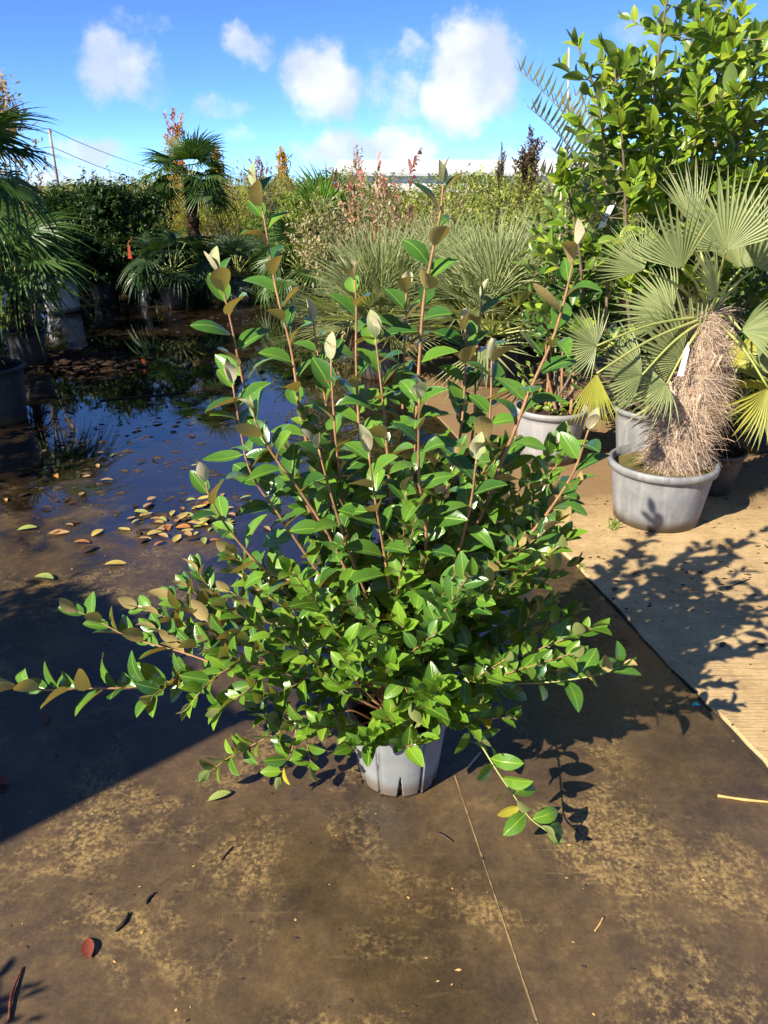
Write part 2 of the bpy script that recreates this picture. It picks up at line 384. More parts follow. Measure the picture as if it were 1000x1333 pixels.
# ------------------------------------------------------------------ ground
def ground_mats():
    m, t, bs = new_mat('wet_concrete')
    g = t.add('ShaderNodeNewGeometry'); pos = g.outputs['Position']
    big = t.noise(pos, .9, 6, .6); mid = t.noise(pos, 3.4, 9, .68, .3); fine = t.noise(pos, 22, 8, .7); grit = t.noise(pos, 140, 4, .6)
    n70 = t.noise(pos, 75, 5, .7)
    s = t.math('ADD', t.math('MULTIPLY', mid, .52), t.math('ADD', t.math('MULTIPLY', fine, .26), t.math('MULTIPLY', n70, .22)))
    base = t.ramp(s, [(.30, (.034, .024, .016)), (.44, (.066, .045, .027)), (.54, (.105, .069, .034)), (.66, (.185, .122, .052))])
    patch = t.maprange(t.noise(pos, 2.1, 8, .7, .6), .50, .62)
    moss = t.ramp(n70, [(.36, (.12, .078, .026)), (.54, (.27, .185, .072)), (.7, (.37, .265, .12))])
    base = t.mix(t.math('MULTIPLY', patch, t.maprange(t.math('ADD', t.math('MULTIPLY', fine, .5), t.math('MULTIPLY', n70, .5)), .44, .56, 0, .85)), base, moss)
    # trowel and tyre scratches
    mp = t.add('ShaderNodeMapping'); t.l.new(pos, mp.inputs[0]); mp.inputs['Rotation'].default_value = (0, 0, R(-38)); mp.inputs['Scale'].default_value = (1.6, 14, 1)
    scr = t.maprange(t.noise(mp.outputs[0], 2.0, 6, .6, 1.6), .62, .70, 0, .22)
    base = t.mix(scr, base, (.24, .165, .085))
    # standing water film
    sp = t.add('ShaderNodeSeparateXYZ', i_0=pos)
    def ell(cx, cy, rx, ry, rot=0.0):
        a = t.math('SUBTRACT', sp.outputs[0], cx); b = t.math('SUBTRACT', sp.outputs[1], cy)
        c_, s_ = math.cos(rot), math.sin(rot)
        x = t.math('ADD', t.math('MULTIPLY', a, c_ / rx), t.math('MULTIPLY', b, s_ / rx))
        y = t.math('ADD', t.math('MULTIPLY', a, -s_ / ry), t.math('MULTIPLY', b, c_ / ry))
        return t.math('SQRT', t.math('ADD', t.math('MULTIPLY', x, x), t.math('MULTIPLY', y, y)))
    e = t.math('MINIMUM', ell(-1.35, 6.1, 2.5, 2.65, .06), ell(-2.9, 8.9, 4.6, 2.6))
    e = t.math('MINIMUM', e, ell(-.1, 3.1, .8, .9))
    e2 = t.math('ADD', e, t.math('MULTIPLY', t.math('SUBTRACT', mid, .5), 1.1))
    water = t.maprange(e2, 1.12, .82)
    islands = t.maprange(t.noise(pos, 1.5, 5, .6, .4), .62, .68, 0, .5)
    water = t.math('MULTIPLY', water, t.math('SUBTRACT', 1.0, islands))
    damp = t.maprange(t.noise(pos, 1.25, 7, .62, .2), .44, .60, 0, .85)
    damp = t.math('MAXIMUM', damp, t.maprange(e2, 1.9, 1.1, 0, .8))
    wet = t.math('MAXIMUM', water, t.math('MULTIPLY', damp, .8))
    colr = t.mix(t.math('MULTIPLY', wet, .72), base, t.mix(1.0, base, (.26, .27, .30), 'MULTIPLY'))
    colr = t.mix(t.math('MULTIPLY', water, .85), colr, t.mix(1.0, base, (.10, .105, .12), 'MULTIPLY'))
    lk(t, colr, bs, 'Base Color')
    rr = t.math('ADD', t.maprange(fine, .35, .65, .30, .46), 0.0)
    rgh = t.add('ShaderNodeMix', data_type='FLOAT'); t.l.new(wet, rgh.inputs[0]); t.l.new(rr, rgh.inputs[2]); rgh.inputs[3].default_value = .16
    rg2 = t.add('ShaderNodeMix', data_type='FLOAT'); t.l.new(water, rg2.inputs[0]); t.l.new(rgh.outputs[0], rg2.inputs[2]); rg2.inputs[3].default_value = .025
    t.l.new(rg2.outputs[0], bs.inputs['Roughness'])
    ior = t.maprange(water, 0, 1, 1.5, 2.5); t.l.new(ior, bs.inputs['IOR'])
    h = t.math('ADD', t.math('MULTIPLY', fine, .7), t.math('MULTIPLY', grit, .35))
    hb = t.math('MULTIPLY', h, t.math('SUBTRACT', 1.0, t.math('MULTIPLY', water, .985)))
    t.l.new(t.bump(hb, .35, .006), bs.inputs['Normal'])

    d, t, bs = new_mat('dry_brushed_concrete')
    g = t.add('ShaderNodeNewGeometry'); pos = g.outputs['Position']
    big = t.noise(pos, 1.1, 7, .65, .3); mid = t.noise(pos, 5, 8, .7); fine = t.noise(pos, 45, 6, .7)
    mp = t.add('ShaderNodeMapping'); t.l.new(pos, mp.inputs[0]); mp.inputs['Rotation'].default_value = (0, 0, R(14)); mp.inputs['Scale'].default_value = (2.5, 62, 1)
    br = t.noise(mp.outputs[0], 1.5, 5, .6, .15)
    s = t.math('ADD', t.math('MULTIPLY', mid, .6), t.math('MULTIPLY', fine, .4))
    c = t.ramp(s, [(.34, (.26, .175, .085)), (.5, (.42, .295, .145)), (.66, (.52, .385, .20))])
    c = t.mix(t.maprange(br, .44, .30, 0, .55), c, (.20, .135, .066))
    c = t.mix(t.maprange(big, .55, .72, 0, .55), c, (.20, .14, .075))
    # soil washed from the pots toward the back of the slab
    sp = t.add('ShaderNodeSeparateXYZ', i_0=pos)
    dirt = t.math('ADD', t.maprange(sp.outputs[1], 3.2, 4.5, 0, .75), t.math('SUBTRACT', mid, .5))
    c = t.mix(t.maprange(dirt, .15, .6, 0, .85), c, (.17, .105, .05))
    lk(t, c, bs, 'Base Color'); bs.inputs['Roughness'].default_value = .85; bs.inputs['Specular IOR Level'].default_value = .25
    h = t.math('ADD', t.math('MULTIPLY', br, 1.0), t.math('MULTIPLY', fine, .45))
    t.l.new(t.bump(h, .8, .007), bs.inputs['Normal'])
    return m, d
M_WET, M_DRY = ground_mats()
M_EARTH = simple('earth_grass', (.09, .10, .035), (.06, .06, .025), 1.5, .95, .5, 20)
M_JOINT = simple('joint_mortar', (.30, .20, .09), (.16, .11, .05), 12, .8, .5, 80)
M_CURBDARK = simple('dark_crack', (.02, .016, .012), (.035, .027, .02), 14, .9)

mb = MB(); S = 1500
mb.v = [Vector((-S, -S, -.02)), Vector((S, -S, -.02)), Vector((S, S, -.02)), Vector((-S, S, -.02))]; mb.quad(0, 1, 2, 3)
obj('ground', mb.mesh('ground', M_EARTH), kind='structure')
mb = MB(); mb.box(-14, 14, -6, 14.5, -.15, 0)
yard = obj('concrete_yard', mb.mesh('concrete_yard', M_WET, smooth=False), kind='structure')
# dry slab to the right of a straight joint
SL0, SL1 = Vector((1.54, 0, 0)), Vector((-.06, 8.0, 0))
def slab_x(y): return .861 - .2009 * (y - 3.37)
SLZ = .014
mb = MB(); ys = np.linspace(-4, 8.6, 180)
for i, y in enumerate(ys):
    x = slab_x(y) + random.gauss(0, .0035) + .006 * math.sin(y * 7.3)
    mb.v += [Vector((x, y, -.05)), Vector((x + .002, y, SLZ - .005)), Vector((x + .008, y, SLZ)), Vector((13, y, SLZ))]
    if i:
        b = 4 * i
        for k in range(3): mb.quad(b - 4 + k, b - 3 + k, b + 1 + k, b + k)
slab = obj('dry_slab', mb.mesh('dry_slab', M_DRY, smooth=False), kind='structure')
def strip(name, a, b, w, mat, z=.004, jit=.002, n=60, parent=yard):
    mb = MB(); d = (b - a).normalized(); s_ = Vector((-d.y, d.x, 0))
    for i in range(n + 1):
        p = a.lerp(b, i / n) + s_ * random.gauss(0, jit); ww = w * random.uniform(.25, 1.1)
        mb.v += [p + s_ * ww / 2 + Vector((0, 0, z)), p - s_ * ww / 2 + Vector((0, 0, z))]
        if i: mb.quad(2 * i - 2, 2 * i - 1, 2 * i + 1, 2 * i)
    return obj(name, mb.mesh(name, mat), parent)
strip('concrete_joint', G(592, 1010), G(712, 1370), .005, M_JOINT, z=.0015, jit=.0003, n=60)
mb = MB()
for i, y in enumerate(np.linspace(-4, 8.6, 160)):
    x = slab_x(y); w = .001 + random.uniform(0, .008)
    mb.v += [Vector((x - w, y, .003)), Vector((x + .012, y, .003))]
    if i: mb.quad(2 * i - 2, 2 * i - 1, 2 * i + 1, 2 * i)
obj('slab_crack', mb.mesh('slab_crack', M_CURBDARK), yard)

# ------------------------------------------------------------------ pots
def pot_mesh(name, rt, rb, h, mat, sides=48, rim=.018, wall=.006, fn=None):
    pr = [(rb * .2, .004), (rb, .002), (rb + (rt - rb) * .25, h * .25), (rb + (rt - rb) * .5, h * .5), (rb + (rt - rb) * .8, h * .8), (rt - rim * .4, h - rim * 1.6),
          (rt + rim * .45, h - rim * 1.5), (rt + rim * .6, h - rim * .5), (rt + rim * .4, h), (rt - wall, h), (rt - wall * 1.6, h - rim * 2), (rb + (rt - rb) * .5 - wall, h * .5)]
    mb = MB(); mb.lathe(pr, sides, fn); return mb.mesh(name, mat)
def soil_mesh(name, r, z, mat, bumpy=.012):
    mb = MB(); rings = 7; sd = 28; rr = random.Random(name + str(r))
    mb.v.append(Vector((0, 0, z + bumpy)))
    for i in range(1, rings + 1):
        for k in range(sd):
            a = 2 * math.pi * k / sd; q = r * i / rings
            mb.v.append(Vector((q * math.cos(a), q * math.sin(a), z + rr.uniform(-bumpy, bumpy) + bumpy * (1 - i / rings))))
    for k in range(sd): mb.quad(0, 1 + k, 1 + (k + 1) % sd)
    for i in range(rings - 1):
        for k in range(sd):
            k2 = (k + 1) % sd; b = 1 + i * sd
            mb.quad(b + k, b + sd + k, b + sd + k2, b + k2)
    return mb.mesh(name, mat)

# ------------------------------------------------------------------ shoots with leaves (near shrubs)
class Plant:
    def __init__(s, root): s.root = root; s.inv = inverse(root); s.leaves = []
    def shoot(s, pts, r0, r1, start=.3, spacing=.035, size=(.06, .095), pri=1.0, name='stem', mat=M_STEM, tipmat=None, flat=0.0, leafmat=M_LEAF,
              angle=(88, 58), sides=6, droop=0.0, upz=.55, tip=True, phase=None):
        pts = smooth_path(pts)
        n = len(pts); rad = [r0 + (r1 - r0) * (i / (n - 1)) ** .8 for i in range(n)]
        mb = MB(); mb.tube(pts, rad, sides)
        st = obj(name, mb.mesh(name, mat), s.root, inv=s.inv)
        L = [0.0]
        for i in range(1, n): L.append(L[-1] + (pts[i] - pts[i - 1]).length)
        tot = L[-1]; d = start * tot; ang = random.uniform(0, 6.28) if phase is None else phase
        def at(x):
            for i in range(1, n):
                if L[i] >= x:
                    f = (x - L[i - 1]) / max(1e-6, L[i] - L[i - 1])
                    return pts[i - 1].lerp(pts[i], f), (pts[i] - pts[i - 1]).normalized(), rad[i]
            return pts[-1], (pts[-1] - pts[-2]).normalized(), rad[-1]
        while d < tot:
            p, tg, rr = at(d); f = d / tot
            ang += R(137.5) + random.gauss(0, .35)
            a = tg.orthogonal().normalized(); b = tg.cross(a)
            side = a * math.cos(ang) + b * math.sin(ang)
            if flat:
                side = (side + Vector((0, 0, .25)) - Vector((0, 0, 1)) * side.z * flat).normalized()
            th = R(angle[0] + (angle[1] - angle[0]) * f + random.gauss(0, 11))
            D = tg * math.cos(th) + side * math.sin(th) + Vector((0, 0, -droop)) + Vector([random.gauss(0, .12) for _ in range(3)])
            U = tg * math.sin(th) - side * math.cos(th) + Vector((-.42, -.50, .75)) * (upz * 1.7) + Vector((0, 0, flat * .9)) + Vector([random.gauss(0, .38) for _ in range(3)])
            sz = random.uniform(*size) * (1.0 if f < .8 else 1.0 - .8 * (f - .8))
            s.leaves.append(dict(p=p + side * rr * .6, d=D, u=U, s=sz, pri=pri + random.random() * .3 + (sz - .05) * 6, stem=st, mat=leafmat))
            d += spacing * random.uniform(.7, 1.35)
        if tip:
            p, tg, rr = at(tot)
            for k in range(2):
                a = tg.orthogonal().normalized(); b = tg.cross(a); an = ang + k * 2.4
                side = a * math.cos(an) + b * math.sin(an)
                th = R(random.uniform(8, 26)); D = tg * math.cos(th) + side * math.sin(th)
                s.leaves.append(dict(p=p, d=D, u=-side + tg * .2, s=random.uniform(*size) * (.62 if tipmat else .8), pri=pri + .8, stem=st, mat=tipmat or leafmat))
        return st, at, tot
    def cluster(s, p, stem, n, size, pri, mat, up=.5, spread=1.0):
        for _ in range(n):
            D = Vector((random.gauss(0, 1), random.gauss(0, 1), random.gauss(0, .6) + up * .4))
            s.leaves.append(dict(p=p + D.normalized() * .01, d=D, u=Vector((0, 0, 1)) + Vector([random.gauss(0, .3) for _ in range(3)]), s=random.uniform(*size), pri=pri + random.random() * .3, stem=stem, mat=mat))
    def finish(s, maxleaf=300, name='leaf', rest='foliage'):
        meshes = {}
        s.leaves.sort(key=lambda q: -q['pri'])
        for i, q in enumerate(s.leaves[:maxleaf]):
            k = random.randrange(len(LEAFS)); key = (k, q['mat'].name)
            if key not in meshes:
                V, F, UV = LEAFS[k]
                meshes[key] = batch_mesh(name, V, F, UV, np.eye(3)[None], np.zeros((1, 3)), np.array([random.random()]), q['mat'])
            D = q['d'].normalized(); X = D.cross(q['u']).normalized(); Z = X.cross(D)
            w = random.uniform(.92, 1.2) * q['s']
            M = Matrix(((X.x * w, D.x * q['s'], Z.x * q['s'], q['p'].x), (X.y * w, D.y * q['s'], Z.y * q['s'], q['p'].y), (X.z * w, D.z * q['s'], Z.z * q['s'], q['p'].z), (0, 0, 0, 1)))
            o = obj(name, meshes[key], q['stem']); o.matrix_basis = M
        groups = {}
        for q in s.leaves[maxleaf:]: groups.setdefault(q['mat'].name, []).append(q)
        for mn, qs in groups.items():
            D = np.array([tuple(q['d']) for q in qs]); U = np.array([tuple(q['u']) for q in qs])
            Mx = frames(D, U, [q['s'] for q in qs], 1.15); Pn = np.array([tuple(q['p']) for q in qs])
            V, F, UV = LEAFS[3]
            me = batch_mesh(rest, V, F, UV, Mx, Pn, rng.random(len(qs)), qs[0]['mat'])
            obj(rest, me, s.root, kind='stuff', inv=s.inv)

# ------------------------------------------------------------------ the shrub in the slotted pot
BX, BY = .045, 1.81
def build_main():
    root = thing('potted_shrub', (BX, BY, 0), 'glossy green broadleaf shrub with bronze leaf undersides in a small grey slotted pot', 'shrub')
    inv = inverse(root)
    rt, rb, h = .149, .118, .252
    N = 288
    def fn(i, a, r, z):
        if i == 0 or z > .22: return r, z
        f = 1 - z / .22; phi = math.degrees(a) + 90           # 0 faces the path side
        dr = 0
        dd = abs(((phi + 29) + 30) % 60 - 30); w = .8 + 1.6 * f
        if z < .205 and dd < w: dr -= .020 * (1 - (dd / w) ** 3)
        sd = ((phi + 29) + 30) % 60 - 30
        if z < .205 and 0 < sd - w < 1.6: dr += .005
        dd = abs(((phi - 1) + 30) % 60 - 30); w2 = max(0.0, (.085 - z) / .085) * 4.2
        if z < .085 and dd < w2: dr -= .022
        return r + dr, z
    zs = list(np.linspace(0.0, .212, 26))
    pr = [(rb * .9, .006)] + [(rb + (rt - .004 - rb) * z / .252, z) for z in zs] + [(rt - .003, .216), (rt + .004, .219), (rt + .006, .236), (rt + .005, .250), (rt + .001, .253), (rt - .005, .251), (rt - .008, .22), (rt - .012, .17)]
    mb = MB(); mb.lathe(pr, N, fn)
    me = mb.mesh('pot', M_POTMAIN)
    obj('pot', me, root)
    obj('soil', soil_mesh('soil', .140, .195, M_SOIL, .014), root)
    pl = Plant(root)
    base = Vector((BX, BY, .19))
    def up(tip_Y, uv, r=.006, pri=3.0, start=.32, spacing=.033, size=(.078, .112), off=(0, 0), tipmat=M_YOUNG, **kw):
        n = len(uv); b = base + Vector((off[0], off[1], 0)); pts = []
        vt, vb = uv[0][1], 900.0
        for (u, v) in uv:
            f = min(1.0, max(0.0, (v - vt) / (vb - vt))); pts.append(P(u, v, tip_Y + (b.y - tip_Y) * f ** 1.2))
        pts = [b] + pts[::-1]
        return pl.shoot(pts, r, .0022, start=start, spacing=spacing, size=size, pri=pri, tipmat=tipmat, **kw)
    S = []
    S.append(up(1.72, [(286, 357), (302, 426), (311, 471), (322, 515), (350, 580), (395, 650), (445, 740), (495, 850)], off=(-.03, -.02)))
    S.append(up(1.62, [(331, 545), (347, 578), (365, 605), (395, 645), (440, 720), (492, 840)], off=(-.02, -.04)))
    S.append(up(2.00, [(334, 246), (344, 284), (352, 336), (362, 388), (378, 450), (386, 500), (395, 560), (430, 660), (490, 830)], off=(-.02, .03), start=.3))
    S.append(up(1.70, [(303, 500), (314, 564), (328, 618), (370, 680), (430, 770), (490, 870)], off=(-.04, 0)))
    S.append(up(1.86, [(462, 362), (464, 400), (464, 480), (470, 590), (482, 700), (505, 840)], off=(-.01, .02)))
    S.append(up(1.74, [(431, 470), (434, 530), (440, 600), (455, 700), (495, 840)], off=(-.02, -.02)))
    S.append(up(1.90, [(577, 240), (573, 280), (563, 330), (552, 390), (546, 470), (540, 580), (530, 700), (520, 850)], off=(.01, .02), r=.007))
    S.append(up(1.98, [(529, 380), (527, 440), (525, 510), (522, 610), (518, 740)], off=(0, .04)))
    S.append(up(1.50, [(546, 520), (545, 570), (546, 625), (555, 700), (545, 780), (525, 870)], off=(.01, -.05), r=.0065, pri=3.6))
    S.append(up(1.62, [(750, 322), (737, 382), (719, 443), (690, 508), (668, 566), (652, 604), (630, 662), (590, 745), (545, 850)], off=(.04, -.03), r=.0075, pri=3.6, size=(.082, .112)))
    S.append(up(1.58, [(766, 560), (748, 612), (719, 659), (688, 698), (640, 750), (575, 850)], off=(.05, -.03), size=(.08, .105)))
    S.append(up(1.95, [(606, 425), (606, 480), (600, 560), (580, 680), (545, 830)], off=(.03, .03)))
    S.append(up(2.02, [(627, 393), (620, 470), (616, 560), (595, 680), (550, 830)], off=(.03, .04)))
    S.append(up(1.84, [(640, 470), (638, 540), (628, 610), (600, 710), (548, 840)], off=(.04, 0)))
    S.append(up(1.66, [(268, 628), (276, 653), (305, 698), (352, 746), (422, 772), (490, 850)], off=(-.05, -.02), start=.25))
    S.append(up(1.80, [(489, 440), (496, 500), (502, 560), (510, 680), (515, 820)], off=(-.01, 0)))
    S.append(up(1.60, [(415, 585), (430, 640), (455, 720), (500, 840)], off=(-.02, -.05)))
    S.append(up(1.56, [(480, 590), (490, 660), (505, 750), (518, 850)], off=(0, -.06)))
    S.append(up(1.55, [(620, 600), (612, 660), (590, 740), (550, 850)], off=(.03, -.05)))
    S.append(up(2.05, [(408, 420), (420, 500), (440, 600), (470, 720)], off=(-.02, .05)))
    # dense middle
    for i in range(112):
        a = random.uniform(0, 6.28); q = math.sqrt(random.random())
        z = random.uniform(.32, 1.08)
        prof = .10 + .355 * math.sin(math.pi * min(1, max(0, (z - .22) / 1.15)) ** .75)
        e = Vector((BX + .02 + math.cos(a) * q * prof * 1.22, BY + math.sin(a) * q * prof * 1.0 - .04, z))
        b = Vector((BX + math.cos(a) * .05, BY + math.sin(a) * .05, .22 + .45 * max(0, z - .45)))
        m_ = b.lerp(e, .5) + Vector((random.gauss(0, .02), random.gauss(0, .02), .03 - .05 * q))
        if z > .5: b.xy = Vector((BX, BY)) + (e.xy - Vector((BX, BY))) * .35
        low = z < .72
        pl.shoot([b, m_, e], .003, .0013, start=.30, spacing=.018, size=(.046, .080), pri=.8 + (.6 if e.y < BY - .1 else 0), name='twig', leafmat=M_LEAFLOW if low or random.random() < .35 else M_LEAF, angle=(70, 40), flat=.25, sides=4)
    # long low branch to the left with its side twigs
    lb, lat, lt = pl.shoot([base + Vector((-.03, 0, .04)), P(455, 868, 1.82), P(400, 862, 1.82), P(340, 862, 1.80), P(255, 878, 1.74), P(195, 894, 1.69), P(120, 896, 1.65), P(60, 898, 1.62), P(22, 893, 1.61)],
                           .0065, .002, start=.52, spacing=.026, size=(.088, .115), pri=3.2, flat=.6, tipmat=M_LEAF)
    def side(fr, uvY, **kw):
        p, tg, rr = lat(fr * lt)
        k = dict(start=.25, spacing=.019, size=(.058, .085), pri=1.9, name='twig', leafmat=M_LEAF, flat=.5, sides=4, angle=(62, 38)); k.update(kw)
        pl.shoot([p] + [P(*q) for q in uvY], .0032, .0013, **k)
    side(.30, [(370, 820, 1.9), (330, 790, 1.98), (300, 770, 2.0)])
    side(.33, [(350, 830, 1.95), (300, 800, 2.02), (258, 745, 2.05)])
    side(.36, [(330, 845, 1.85), (280, 815, 1.9), (225, 780, 1.95)], size=(.07, .095))
    side(.40, [(310, 850, 1.78), (250, 840, 1.78), (205, 820, 1.8)])
    side(.42, [(300, 870, 1.72), (270, 890, 1.66), (250, 915, 1.62)], leafmat=M_LEAFLOW)
    side(.45, [(290, 850, 1.85), (230, 810, 1.92), (180, 790, 1.95)])
    side(.35, [(340, 880, 1.72), (320, 900, 1.66), (290, 920, 1.62)], leafmat=M_LEAFLOW)
    side(.25, [(400, 880, 1.74), (370, 900, 1.68), (345, 905, 1.62)], leafmat=M_LEAFLOW)
    side(.28, [(380, 830, 1.95), (350, 790, 2.02), (330, 765, 2.05)])
    side(.5, [(240, 850, 1.85), (170, 830, 1.9), (128, 808, 1.92), (100, 795, 1.93)], size=(.075, .1), tipmat=M_YOUNG, spacing=.026)
    side(.5, [(235, 885, 1.72), (215, 895, 1.66), (200, 905, 1.62)], size=(.07, .095))
    side(.38, [(310, 835, 1.9), (275, 790, 2.0), (245, 765, 2.02)])
    side(.32, [(355, 850, 1.8), (310, 830, 1.82), (280, 830, 1.8)])
    side(.3, [(365, 870, 1.7), (330, 865, 1.66), (300, 855, 1.62)], leafmat=M_LEAFLOW)
    # low twig that reaches the ground left of the pot
    s2, a2, t2 = pl.shoot([base + Vector((-.05, -.03, .0)), P(458, 925, 1.72), P(430, 938, 1.70), P(398, 945, 1.70), P(360, 955, 1.70), P(318, 975, 1.70)], .003, .0014, start=.35, spacing=.015, size=(.055, .075), pri=2.4, leafmat=M_LEAFLOW, flat=.5)
    for fr, q in ((.6, [(400, 970, 1.68), (405, 995, 1.66)]), (.65, [(380, 975, 1.67), (365, 1010, 1.66)]), (.5, [(415, 925, 1.72), (405, 915, 1.73)]), (.9, [(300, 985, 1.68), (275, 1003, 1.67)]), (.75, [(350, 935, 1.74), (335, 925, 1.75)]), (.7, [(370, 930, 1.74), (362, 915, 1.76)])):
        p, _, _ = a2(fr * t2)
        pl.shoot([p] + [P(*z) for z in q], .002, .001, start=.15, spacing=.013, size=(.05, .072), pri=2.2, name='twig', leafmat=M_LEAFLOW, flat=.5, sides=4)
    # right hand branch and the one hanging to the ground
    pl.shoot([base + Vector((.04, -.03, .02)), P(580, 905, 1.74), P(620, 893, 1.70), P(665, 890, 1.66), P(715, 888, 1.62), P(770, 880, 1.58), P(808, 868, 1.56)], .0042, .0016, start=.40, spacing=.024, size=(.075, .105), pri=3.6, flat=.35, mat=M_PETIOLE, leafmat=M_LEAF, tipmat=M_LEAF)
    pl.shoot([base + Vector((.05, -.05, .0)), P(588, 915, 1.70), P(603, 938, 1.66), P(625, 968, 1.62), P(648, 1005, 1.57), P(672, 1040, 1.53), P(690, 1065, 1.50), P(712, 1082, 1.475)], .0036, .0015, start=.28, spacing=.020, size=(.066, .094), pri=3.6, flat=.4, mat=M_PETIOLE, leafmat=M_LEAFLOW, tipmat=M_LEAFLOW)
    # leaves over the front lip of the pot
    for q in ([(540, 900, 1.66), (550, 905, 1.60), (548, 925, 1.585)], [(525, 880, 1.66), (528, 895, 1.6), (535, 915, 1.57)], [(565, 880, 1.66), (580, 890, 1.6)], [(520, 850, 1.66), (525, 850, 1.58)], [(560, 850, 1.66), (572, 850, 1.58)], [(480, 830, 1.68), (468, 830, 1.6)], [(600, 850, 1.68), (620, 850, 1.6)]):
        pl.shoot([base + Vector((0, -.02, .03))] + [P(*z) for z in q], .0026, .0012, start=.5, spacing=.018, size=(.055, .085), pri=2.6, name='twig', leafmat=M_LEAFLOW, flat=.3, sides=4)
    # a few leaves have turned
    for q in random.sample(pl.leaves, 14):
        if q['p'].z < .75: q['mat'] = M_YELLOWING
    pl.finish(300)
build_main()

# ------------------------------------------------------------------ species for the rows behind
def tubes_mesh(name, paths, mat, sides=5):
    mb = MB()
    for pts, r0, r1 in paths:
        sp = smooth_path(pts, 4); n = len(sp)
        mb.tube(sp, [r0 + (r1 - r0) * i / (n - 1) for i in range(n)], sides)
    return mb.mesh(name, mat)

def shrub(seed, Wd, H, mat, n=2600, leaf=.06, tmpl=SMALL, shape='round', base=.1, stems=5, stemmat=M_STEMDARK, twig=.16, up=.35, pot=None, droop=.0, gap=.0):
    """parts of one shrub about its own base: [(part, mesh, kind)]"""
    r = np.random.default_rng(seed); parts = []; z0 = 0.0
    if pot:
        rt, rb, h, pm = pot
        parts += [('pot', pot_mesh('pot', rt, rb, h, pm, 40, rim=.02 * rt / .25), None), ('soil', soil_mesh('soil', rt * .94, h * .86, M_SOIL), None)]; z0 = h * .84
    Hc = H - z0 - base
    nt = n // 9
    # clumps give light and dark masses
    K = 26 if shape == 'round' else 30
    h_ = r.random(K); a = r.random(K) * 6.283
    if shape == 'round': rad = np.sqrt(np.clip(1 - (2 * h_ - .85) ** 2 * .75, 0.05, 1))
    elif shape == 'cone': rad = np.clip(1.02 - h_, .06, 1) ** .75 * np.clip(h_ * 6, .5, 1)
    else: rad = np.clip(.55 + .45 * h_, 0, 1)
    rc = rad * (.45 + .55 * r.random(K) ** .5)
    C = np.stack([np.cos(a) * rc * Wd / 2, np.sin(a) * rc * Wd / 2, z0 + base + h_ * Hc * .93], 1)
    idx = r.integers(0, K, nt)
    st = C[idx] + r.normal(0, 1, (nt, 3)) * np.array([Wd * .10, Wd * .10, Hc * .055])
    out = st - np.array([0, 0, z0 + Hc * .35]); out[:, 2] *= .6
    out /= np.linalg.norm(out, axis=1, keepdims=True) + 1e-6
    td = out + np.array([0, 0, up]) + r.normal(0, .45, (nt, 3)); td /= np.linalg.norm(td, axis=1, keepdims=True)
    td[:, 2] -= droop
    per = 9
    s = np.tile(np.arange(per) / per, nt); TD = np.repeat(td, per, 0); P0 = np.repeat(st, per, 0)
    tl = twig * (.6 + .8 * r.random(nt)); Pn = P0 + TD * (s * np.repeat(tl, per))[:, None]
    pd = np.cross(TD, r.normal(0, 1, (nt * per, 3))); pd /= np.linalg.norm(pd, axis=1, keepdims=True) + 1e-6
    D = TD * .7 + pd * .9 + np.array([0, 0, -droop]); U = np.array([0, 0, 1.0]) + TD * .3 + r.normal(0, .45, (nt * per, 3))
    sz = leaf * (.6 + .7 * r.random(nt * per))
    keep = Pn[:, 2] > z0 + .03
    Mx = frames(D, U, sz)
    var = np.clip(np.repeat(r.random(nt), per) * .55 + r.random(nt * per) * .45, 0, .999)
    parts.append(('crown', batch_mesh('crown', *tmpl[:3], Mx[keep], Pn[keep], var[keep], mat), 'stuff'))
    paths = []
    for k in range(stems):
        c = C[int(k * K / stems)]; b = Vector((r.normal(0, .03), r.normal(0, .03), z0 - .02))
        m_ = Vector((c[0] * .35, c[1] * .35, z0 + (c[2] - z0) * .5)); rr = .008 + .008 * H / 2
        paths.append(([b, m_, Vector(c)], rr, rr * .3))
    parts.append(('trunk', tubes_mesh('trunk', paths, stemmat), None))
    return parts

def place(parts, name, loc, label, cat, group=None, rz=0.0, sc=(1, 1, 1), tilt=(0, 0)):
    root = thing(name, loc, label, cat, group, rz, sc, tilt)
    for (pn, me, kd) in parts:
        if isinstance(me, tuple):
            o = obj(pn, me[0], root, kd); o.matrix_basis = me[1]
        else: obj(pn, me, root, kd)
    return root

